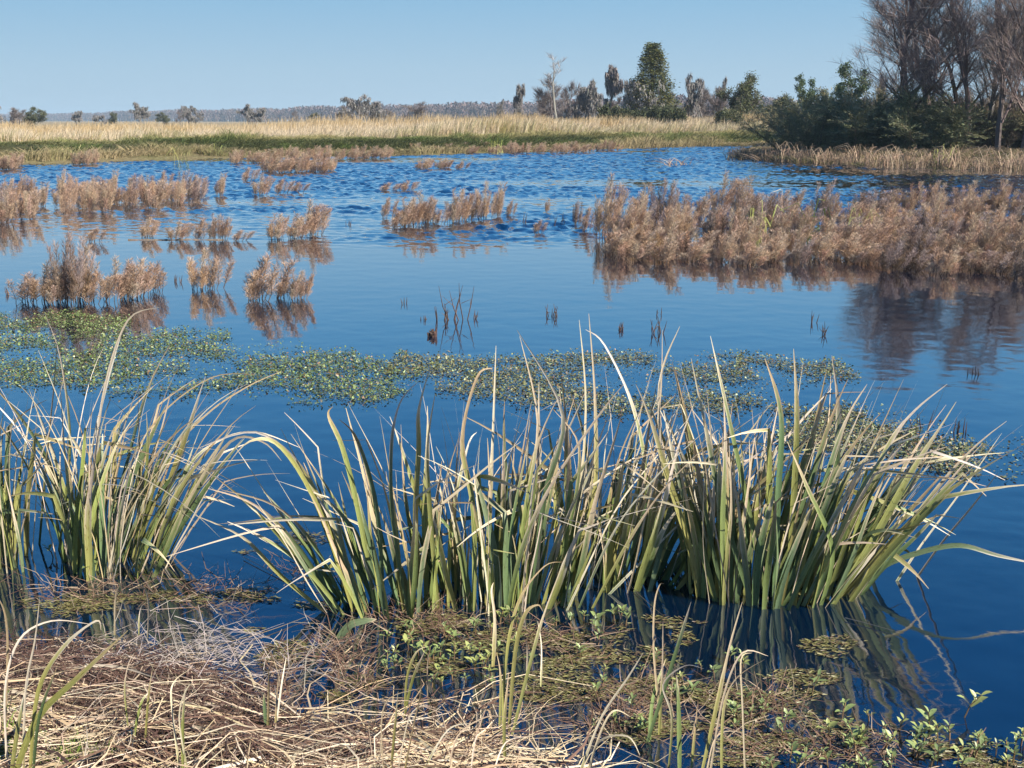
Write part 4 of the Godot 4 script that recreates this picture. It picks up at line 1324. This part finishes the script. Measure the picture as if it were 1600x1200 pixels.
func shallows() -> void:
	var leaf := lance_leaf()
	for c in [Color(0.21, 0.27, 0.09), Color(0.27, 0.30, 0.09), Color(0.15, 0.20, 0.07)]:
		var m := StandardMaterial3D.new()
		m.albedo_color = (c as Color).linear_to_srgb()
		m.roughness = 0.45
		m.cull_mode = BaseMaterial3D.CULL_DISABLED
		m.backlight_enabled = true
		m.backlight = Color(0.35, 0.35, 0.35)
		leaf_mats.append(m)
	water_plant(leaf, G(1503, 1120), 0.085, "green star shaped water weed nearest the right edge in dark water", "")
	water_plant(leaf, G(1452, 1140), 0.075, "spread leaved water weed left of the star shaped one", "")
	water_plant(leaf, G(1266, 1086), 0.07, "upright two leaved water weed at the mat's dark corner", "")
	water_plant(leaf, G(1405, 1140), 0.05, "small water weed left of the spread leaved one", "")
	water_plant(leaf, G(150, 905), 0.10, "yellow green water weed at the foot of the left reeds", "")
	water_plant(leaf, G(85, 870), 0.08, "water weed with broad leaves under the left edge reeds", "")
	var zones := [[Vector2(600, 760), Vector2(985, 1075), 30, "small leafy water weed among debris before the middle reeds"], [Vector2(740, 980), Vector2(960, 1090), 26, "small leafy water weed in the dark shallows below the middle reeds"],
		[Vector2(930, 1200), Vector2(1030, 1150), 34, "small leafy water weed in the shallows before the stalks at lower right"], [Vector2(1180, 1620), Vector2(1120, 1215), 60, "small leafy water weed in the mat along the lower right edge"]]
	for z in zones:
		for k in z[2]:
			var px := rf(z[0].x, z[0].y)
			var py := rf(z[1].x, z[1].y)
			if z[0].x > 1100.0 and py < 1120.0 + absf(px - 1300.0) * 0.12 : py += 50.0
			water_plant(leaf, G(px, py), rf(0.035, 0.07), z[3], z[3].replace("small leafy ", ""))
	# slimy weed mats just awash: centre, half size in photograph pixels
	var spots := [[660, 975, 70, 18], [760, 1000, 100, 22], [850, 1010, 90, 20], [1000, 985, 90, 18], [1060, 1000, 60, 14], [980, 1030, 110, 20], [700, 1040, 80, 18], [880, 1070, 90, 22], [1080, 1080, 90, 26], [1250, 1060, 50, 10], [1200, 1110, 90, 28], [1310, 1010, 45, 14],
		[1330, 1150, 110, 26], [1500, 1170, 120, 22], [1180, 1165, 120, 26], [1020, 1140, 80, 24], [300, 935, 90, 12], [180, 940, 90, 12], [400, 930, 60, 10], [440, 1010, 40, 22], [435, 1045, 30, 18], [400, 985, 20, 6], [470, 840, 40, 10], [560, 1060, 45, 16], [60, 950, 70, 12], [520, 1090, 40, 12], [1560, 1200, 60, 20], [380, 862, 20, 4], [490, 945, 25, 6]]
	var oval := leaf_oval()
	var xf := []
	var cols := []
	for s in spots:
		for k in int(s[2] * s[3] * 1.1):
			var a := rf(0, TAU)
			var r := sqrt(R.randf()) * 1.35
			var g := G(s[0] + cos(a) * r * s[2], s[1] + sin(a) * r * s[3])
			if 0.75 - r + n_fine.get_noise_2d(g.x * 2.2, g.z * 3.6) * 1.5 + n_mid.get_noise_2d(g.x * 9.0, g.z * 14.0) * 0.8 < rf(-0.35, 0.35): continue
			var sz := rf(0.006, 0.022)
			var b := Basis(Vector3.UP, rf(-0.7, 0.7)) * Basis(Vector3(1, 0, 0), rf(-0.35, 0.35)) * Basis(Vector3(0, 0, 1), rf(-0.3, 0.3))
			xf.append(Transform3D(b.scaled_local(Vector3(sz * 1.9, sz, sz * 0.5)), Vector3(g.x, rf(0.001, 0.008), g.z)))
			var c := Color(0.10, 0.095, 0.035).lerp(Color(0.20, 0.185, 0.065), R.randf())
			if R.randf() < 0.3: c = Color(0.12, 0.08, 0.045)
			cols.append(vary(c, 0.25))
	many("weed_mat", oval, M.leaf, xf, cols, "olive slimy weed mats awash in the near shallows", "weed")
	# dark drowned stems and rootlets at the foot of the reeds
	var b := MB.new()
	var clumps := [[640, 960, 90, 30, 160], [700, 985, 60, 25, 110], [540, 1020, 60, 40, 200], [560, 1070, 40, 30, 80], [470, 900, 60, 30, 50], [870, 1000, 120, 30, 120], [1020, 1100, 120, 50, 220], [1300, 1170, 200, 35, 260], [150, 925, 160, 25, 160], [440, 1060, 30, 50, 160], [1200, 1100, 60, 30, 90], [960, 1130, 60, 30, 120], [330, 930, 120, 30, 130], [1330, 700, 120, 20, 40]]
	for s in clumps:
		for k in s[4]:
			var g := G(s[0] + R.randfn(0, 0.45) * s[2], s[1] + R.randfn(0, 0.45) * s[3])
			var d := Vector3(rf(-1, 1), rf(-0.1, 0.45), rf(-1, 1)).normalized()
			var l := rf(0.04, 0.2)
			var p0 := Vector3(g.x, 0.004, g.z)
			var p1 := p0 + d * l * 0.5 + rv() * 0.02
			var p2 := p1 + (d + rv() * 0.6) * l * 0.5
			p1.y = maxf(p1.y, 0.004)
			p2.y = maxf(p2.y, 0.004)
			b.strand(PackedVector3Array([p0, p1, p2]), rf(0.002, 0.006), Vector3(rf(-.5, .5), 1, rf(0, 1)), vary(pick([Color(0.13, 0.08, 0.055), Color(0.20, 0.13, 0.09), Color(0.30, 0.23, 0.16), Color(0.10, 0.06, 0.045)]), 0.25), 0.4)
	var o := single("drowned_stems", b.mesh(), M.twig, "stuff")
	tag(o, "tangle of brown drowned stems and rootlets in the near shallows", "dead stems")

# ------------------------------------------------------------------ bank
func bank_litter() -> void:
	var b := MB.new()      # straw
	var r := MB.new()      # red brown rootlets
	var t := MB.new()      # bleached twigs
	for k in 17000:
		var x := rf(-2.7, 1.7)
		var ne: float = interp(near_edge, x)
		var bd := ne - pow(R.randf(), 1.1) * 1.9 + 0.12
		if bd < 1.9 or R.randf() < 0.1: continue
		var inn := ne - bd
		var h := land(x, bd)
		var lump := n_fine.get_noise_2d(x * 1.4, bd * 1.4)
		var rootsy := inn < 0.85 + lump * 0.6 and x < -0.9 or lump > 0.16
		var an := R.randfn(0.0, 0.55) + (PI if R.randf() < 0.5 else 0.0)
		if rootsy: an = rf(0, TAU)
		var d := Vector3(cos(an), 0, sin(an))
		var l := rf(0.15, 0.75) if not rootsy else rf(0.05, 0.22)
		var p := Vector3(x, maxf(h, 0.0) + rf(0.0, 0.05), -bd)
		var pts := PackedVector3Array([p])
		var turn := R.randfn(0.0, 0.45)
		var arch := rf(0.0, 0.12) if not rootsy else rf(-0.05, 0.28)
		for s in 5:
			d = d.rotated(Vector3.UP, turn * 0.4 + rf(-0.15, 0.15) * (3.0 if rootsy else 1.0))
			var q := p + d * l * (s + 1) / 5.0
			q.y = maxf(land(q.x, -q.z), 0.0) * 0.7 + p.y * 0.3 + sin((s + 1) / 5.0 * PI) * l * arch + 0.006
			pts.append(q)
		if rootsy:
			r.strand(pts, rf(0.003, 0.007), Vector3(rf(-.6, .6), 1, rf(0, .8)), vary(pick([Color(0.085, 0.05, 0.04), Color(0.12, 0.075, 0.058), Color(0.055, 0.034, 0.028), Color(0.085, 0.05, 0.04), Color(0.36, 0.28, 0.20)]), 0.25), 0.4)
		else:
			b.strand(pts, rf(0.002, 0.007) if R.randf() < 0.92 else rf(0.009, 0.016), Vector3(rf(-.6, .6), 1, rf(0, .8)), vary(pick([Color(0.56, 0.44, 0.28), Color(0.46, 0.34, 0.215), Color(0.68, 0.57, 0.41), Color(0.60, 0.48, 0.31), Color(0.16, 0.10, 0.07), Color(0.10, 0.062, 0.047)]), 0.22), 0.4)
	# bleached fine twigs over the tip of the mound
	for k in 330:
		var g := G(300.0 + R.randfn(0, 85), 1000.0 + R.randfn(0, 24), 0.1)
		var d := Vector3(rf(-0.4, 1), rf(-0.1, 0.4), rf(-0.6, 0.6)).normalized()
		var l := rf(0.06, 0.3)
		var p0 := g
		p0.y = maxf(land(g.x, -g.z), 0.0) + rf(0.005, 0.05)
		t.strand(PackedVector3Array([p0, p0 + d * l * 0.5 + rv() * 0.02, p0 + d * l + rv() * 0.04 - Vector3(0, l * 0.25, 0)]), rf(0.0016, 0.0035), Vector3(0, 1, 0.6), vary(Color(0.36, 0.31, 0.275), 0.3), 0.4)
	tag(single("straw_litter", b.mesh(), M.veg, "stuff"), "flattened tan straw matted over the near bank", "straw")
	tag(single("root_tangle", r.mesh(), M.twig, "stuff"), "dark red brown dead stems tangled along the near bank's edge", "dead stems")
	tag(single("twig_litter", t.mesh(), M.twig, "stuff"), "bleached grey fine twigs heaped on the mound's tip", "twigs")
	# green grass showing through
	var m := tuft_mesh(12, 0.035, 0.004, 0.03, 0.8)
	var xf := []
	var cols := []
	for s in [[20, 1170, 40, 40, 34], [115, 1165, 40, 16, 22], [0, 1110, 20, 30, 16], [90, 1195, 40, 10, 10]]:
		for k in s[4]:
			var g := G(s[0] + R.randfn(0, 0.5) * s[2], s[1] + R.randfn(0, 0.5) * s[3], 0.3)
			var hh := rf(0.05, 0.12)
			xf.append(Transform3D(Basis(Vector3.UP, rf(0, TAU)).scaled(Vector3(1, hh, 1)), Vector3(g.x, land(g.x, -g.z) + 0.01, g.z)))
			cols.append(vary(Color(0.17, 0.25, 0.05), 0.3))
	many("green_grass", m, M.veg, xf, cols, "fresh green grass in the near bank's left corner", "grass")

func bank_blades() -> void:
	# label, base height, then blades: width, dryness, spots
	var tufts := [
		["tallest green sedge tuft at the picture's lower left corner", 0.35, [[0.022, 0.25, [[20, 1195], [60, 1120], [120, 1060], [200, 985]]], [0.012, 0.9, [[35, 1195], [40, 1080], [55, 1000], [62, 935]]], [0.014, 0.5, [[45, 1190], [60, 1080], [100, 1010], [150, 970], [158, 985]]], [0.012, 1.0, [[10, 1190], [8, 1080], [30, 1000], [80, 970], [140, 975]]], [0.016, 0.3, [[15, 1200], [30, 1130], [45, 1060]]], [0.012, 0.2, [[50, 1195], [62, 1120], [90, 1040]]], [0.012, 1.0, [[5, 1150], [12, 1020], [8, 960], [-5, 930]]]]],
		["arching straw blade pair on the mound behind the left corner", 0.15, [[0.014, 1.0, [[230, 985], [232, 940], [222, 915], [200, 910]]], [0.012, 1.0, [[178, 980], [180, 940], [185, 918], [196, 908]]], [0.008, 0.6, [[216, 980], [218, 960], [222, 945]]]]],
		["two thin green stalks on the straw left of middle", 0.3, [[0.012, 0.3, [[285, 1195], [286, 1130], [290, 1070]]], [0.01, 0.9, [[280, 1190], [268, 1100], [272, 1065], [298, 1045]]], [0.008, 0.9, [[292, 1190], [280, 1120], [296, 1070], [310, 1090]]]]],
		["slender olive stalks left of the two thin green ones", 0.3, [[0.009, 0.3, [[205, 1150], [220, 1100], [235, 1080]]], [0.007, 0.6, [[200, 1130], [195, 1080], [200, 1040], [210, 1020]]], [0.008, 0.4, [[225, 1150], [232, 1090], [238, 1045]]]]],
		["three clipped upright stubs at the bank's edge", 0.12, [[0.014, 0.9, [[418, 1120], [420, 1080], [420, 1044]]], [0.012, 0.9, [[430, 1115], [434, 1075], [438, 1042]]], [0.012, 1.0, [[432, 1112], [440, 1070], [447, 1028]]], [0.016, 0.1, [[415, 1118], [412, 1085]]]]],
		["bent reddish straw stalks on the bank, middle left", 0.2, [[0.008, 1.0, [[600, 1195], [596, 1130], [610, 1090], [660, 1075]]], [0.01, 0.4, [[610, 1195], [618, 1130], [622, 1080]]], [0.009, 0.9, [[630, 1200], [645, 1140], [658, 1080], [656, 1040]]], [0.008, 1.0, [[620, 1195], [640, 1120], [668, 1100]]]]],
		["thin yellow green blades rising from the debris left of the tall tuft", 0.02, [[0.011, 0.4, [[632, 1110], [636, 1060], [650, 1020], [668, 1010]]], [0.012, 0.3, [[630, 1112], [645, 1060], [665, 1015]]], [0.008, 1.0, [[668, 1080], [668, 1040], [672, 1012]]]]],
		["tall upright straw and green tuft before the middle reeds", 0.05, [[0.014, 0.5, [[785, 1130], [790, 1030], [810, 940], [850, 885], [880, 878]]], [0.016, 0.45, [[795, 1130], [805, 1020], [820, 960], [840, 945], [848, 955]]], [0.014, 0.45, [[800, 1135], [830, 1030], [850, 960], [878, 885]]], [0.02, 0.8, [[770, 1030], [773, 970], [768, 925], [771, 910]]], [0.011, 0.5, [[780, 1130], [782, 1060], [776, 1020]]], [0.013, 0.3, [[790, 1190], [788, 1130], [795, 1050]]], [0.01, 0.8, [[845, 1060], [846, 1010], [840, 970]]], [0.01, 1.0, [[822, 1065], [824, 1020], [822, 1000]]]]],
		["leaning straw stalk cluster at lower right of middle", 0.08, [[0.014, 0.9, [[905, 1195], [940, 1120], [980, 1060], [1005, 1020]]], [0.012, 1.0, [[915, 1200], [940, 1140], [960, 1110], [985, 1120]]], [0.013, 0.2, [[860, 1065], [862, 1100], [866, 1130]]], [0.012, 1.0, [[920, 1205], [935, 1160], [980, 1150], [1000, 1180]]]]],
		["tall green and straw tuft standing in the lower right shallows", 0.03, [[0.013, 0.9, [[1035, 1130], [1022, 1030], [1022, 950], [1030, 915], [1038, 912]]], [0.016, 0.25, [[1010, 1150], [1040, 1070], [1065, 990], [1080, 940]]], [0.015, 0.2, [[1015, 1150], [1020, 1090], [1040, 1030]]], [0.012, 0.6, [[1030, 1140], [1035, 1050], [1036, 970]]], [0.02, 0.15, [[1062, 1190], [1060, 1120], [1057, 1055]]], [0.01, 0.7, [[1045, 1190], [1050, 1120], [1036, 1070], [1070, 1040], [1100, 1045]]]]],
		["tallest pale stalks with frayed dead bits at lower right", 0.06, [[0.016, 0.55, [[1095, 1200], [1120, 1100], [1140, 1010], [1160, 940]]], [0.012, 1.0, [[1110, 1195], [1130, 1090], [1160, 1020], [1200, 1025]]], [0.012, 0.6, [[1128, 1200], [1130, 1110], [1150, 1060], [1195, 1030]]], [0.011, 1.0, [[1165, 1195], [1160, 1100], [1158, 1030], [1175, 1020]]], [0.009, 1.0, [[1105, 1190], [1120, 1150], [1160, 1145], [1215, 1180]]], [0.012, 1.0, [[1180, 1110], [1195, 1145], [1215, 1175]]], [0.01, 0.5, [[1080, 1195], [1085, 1150], [1090, 1100]]]]],
		["small bent straw blades at the lower edge near the middle", 0.15, [[0.01, 1.0, [[700, 1195], [715, 1150], [760, 1120], [800, 1122]]], [0.009, 1.0, [[735, 1195], [745, 1150], [770, 1150]]], [0.01, 0.8, [[660, 1190], [700, 1140], [740, 1130]]], [0.01, 1.0, [[770, 1195], [790, 1160], [830, 1150]]]]],
	]
	for t in tufts:
		var first: Array = t[2][0][2][0]
		var o := thing("sedge_tuft", t[0], "sedge", G(first[0], first[1], t[1]), "sedge tufts on the near bank and margin")
		for b in t[2]:
			var sp: Array = b[2]
			traced(o, sp, b[0], b[1], rf(-0.12, 0.2), 4 if b[1] > 0.3 else -1, t[1])
	# long fallen straw bundles on the bank
	var fal := [[[20, 1088], [60, 1084], [100, 1085], "pale flattened reed stem across the left bank"], [[110, 1165], [140, 1158], [165, 1155], "short bleached stem on the bank beside the green grass"], [[520, 1180], [620, 1150], [720, 1165], "long tan stem arching across the lower bank"], [[530, 1195], [640, 1158], [760, 1190], "second long tan stem arching across the lower bank"], [[100, 1010], [180, 1002], [260, 1008], "bleached reed bundle lying along the mound"], [[130, 1016], [190, 1008], [250, 1014], "lower bleached reed stem lying along the mound"], [[205, 1200], [212, 1160], [208, 1130], "bleached broken leaf standing from the straw at lower left"], [[300, 1130], [420, 1125], [520, 1145], "tan stem lying along the bank's water edge"]]
	for s in fal:
		var o := thing("lying_straw", s[3], "stem", G(s[0][0], s[0][1], 0.3))
		var p := PackedVector3Array()
		for k in 3:
			var g := G(s[k][0], s[k][1], 0.28)
			g.y = maxf(land(g.x, -g.z), 0.0) + 0.055
			p.append(g - o.position)
		part("blade", blade(spline(p, 5), 0.022, rf(-0.3, 0.3), 0.4, 1.0, straws[1], vary(Color(0.64, 0.55, 0.42), 0.12)), M.blade, o)
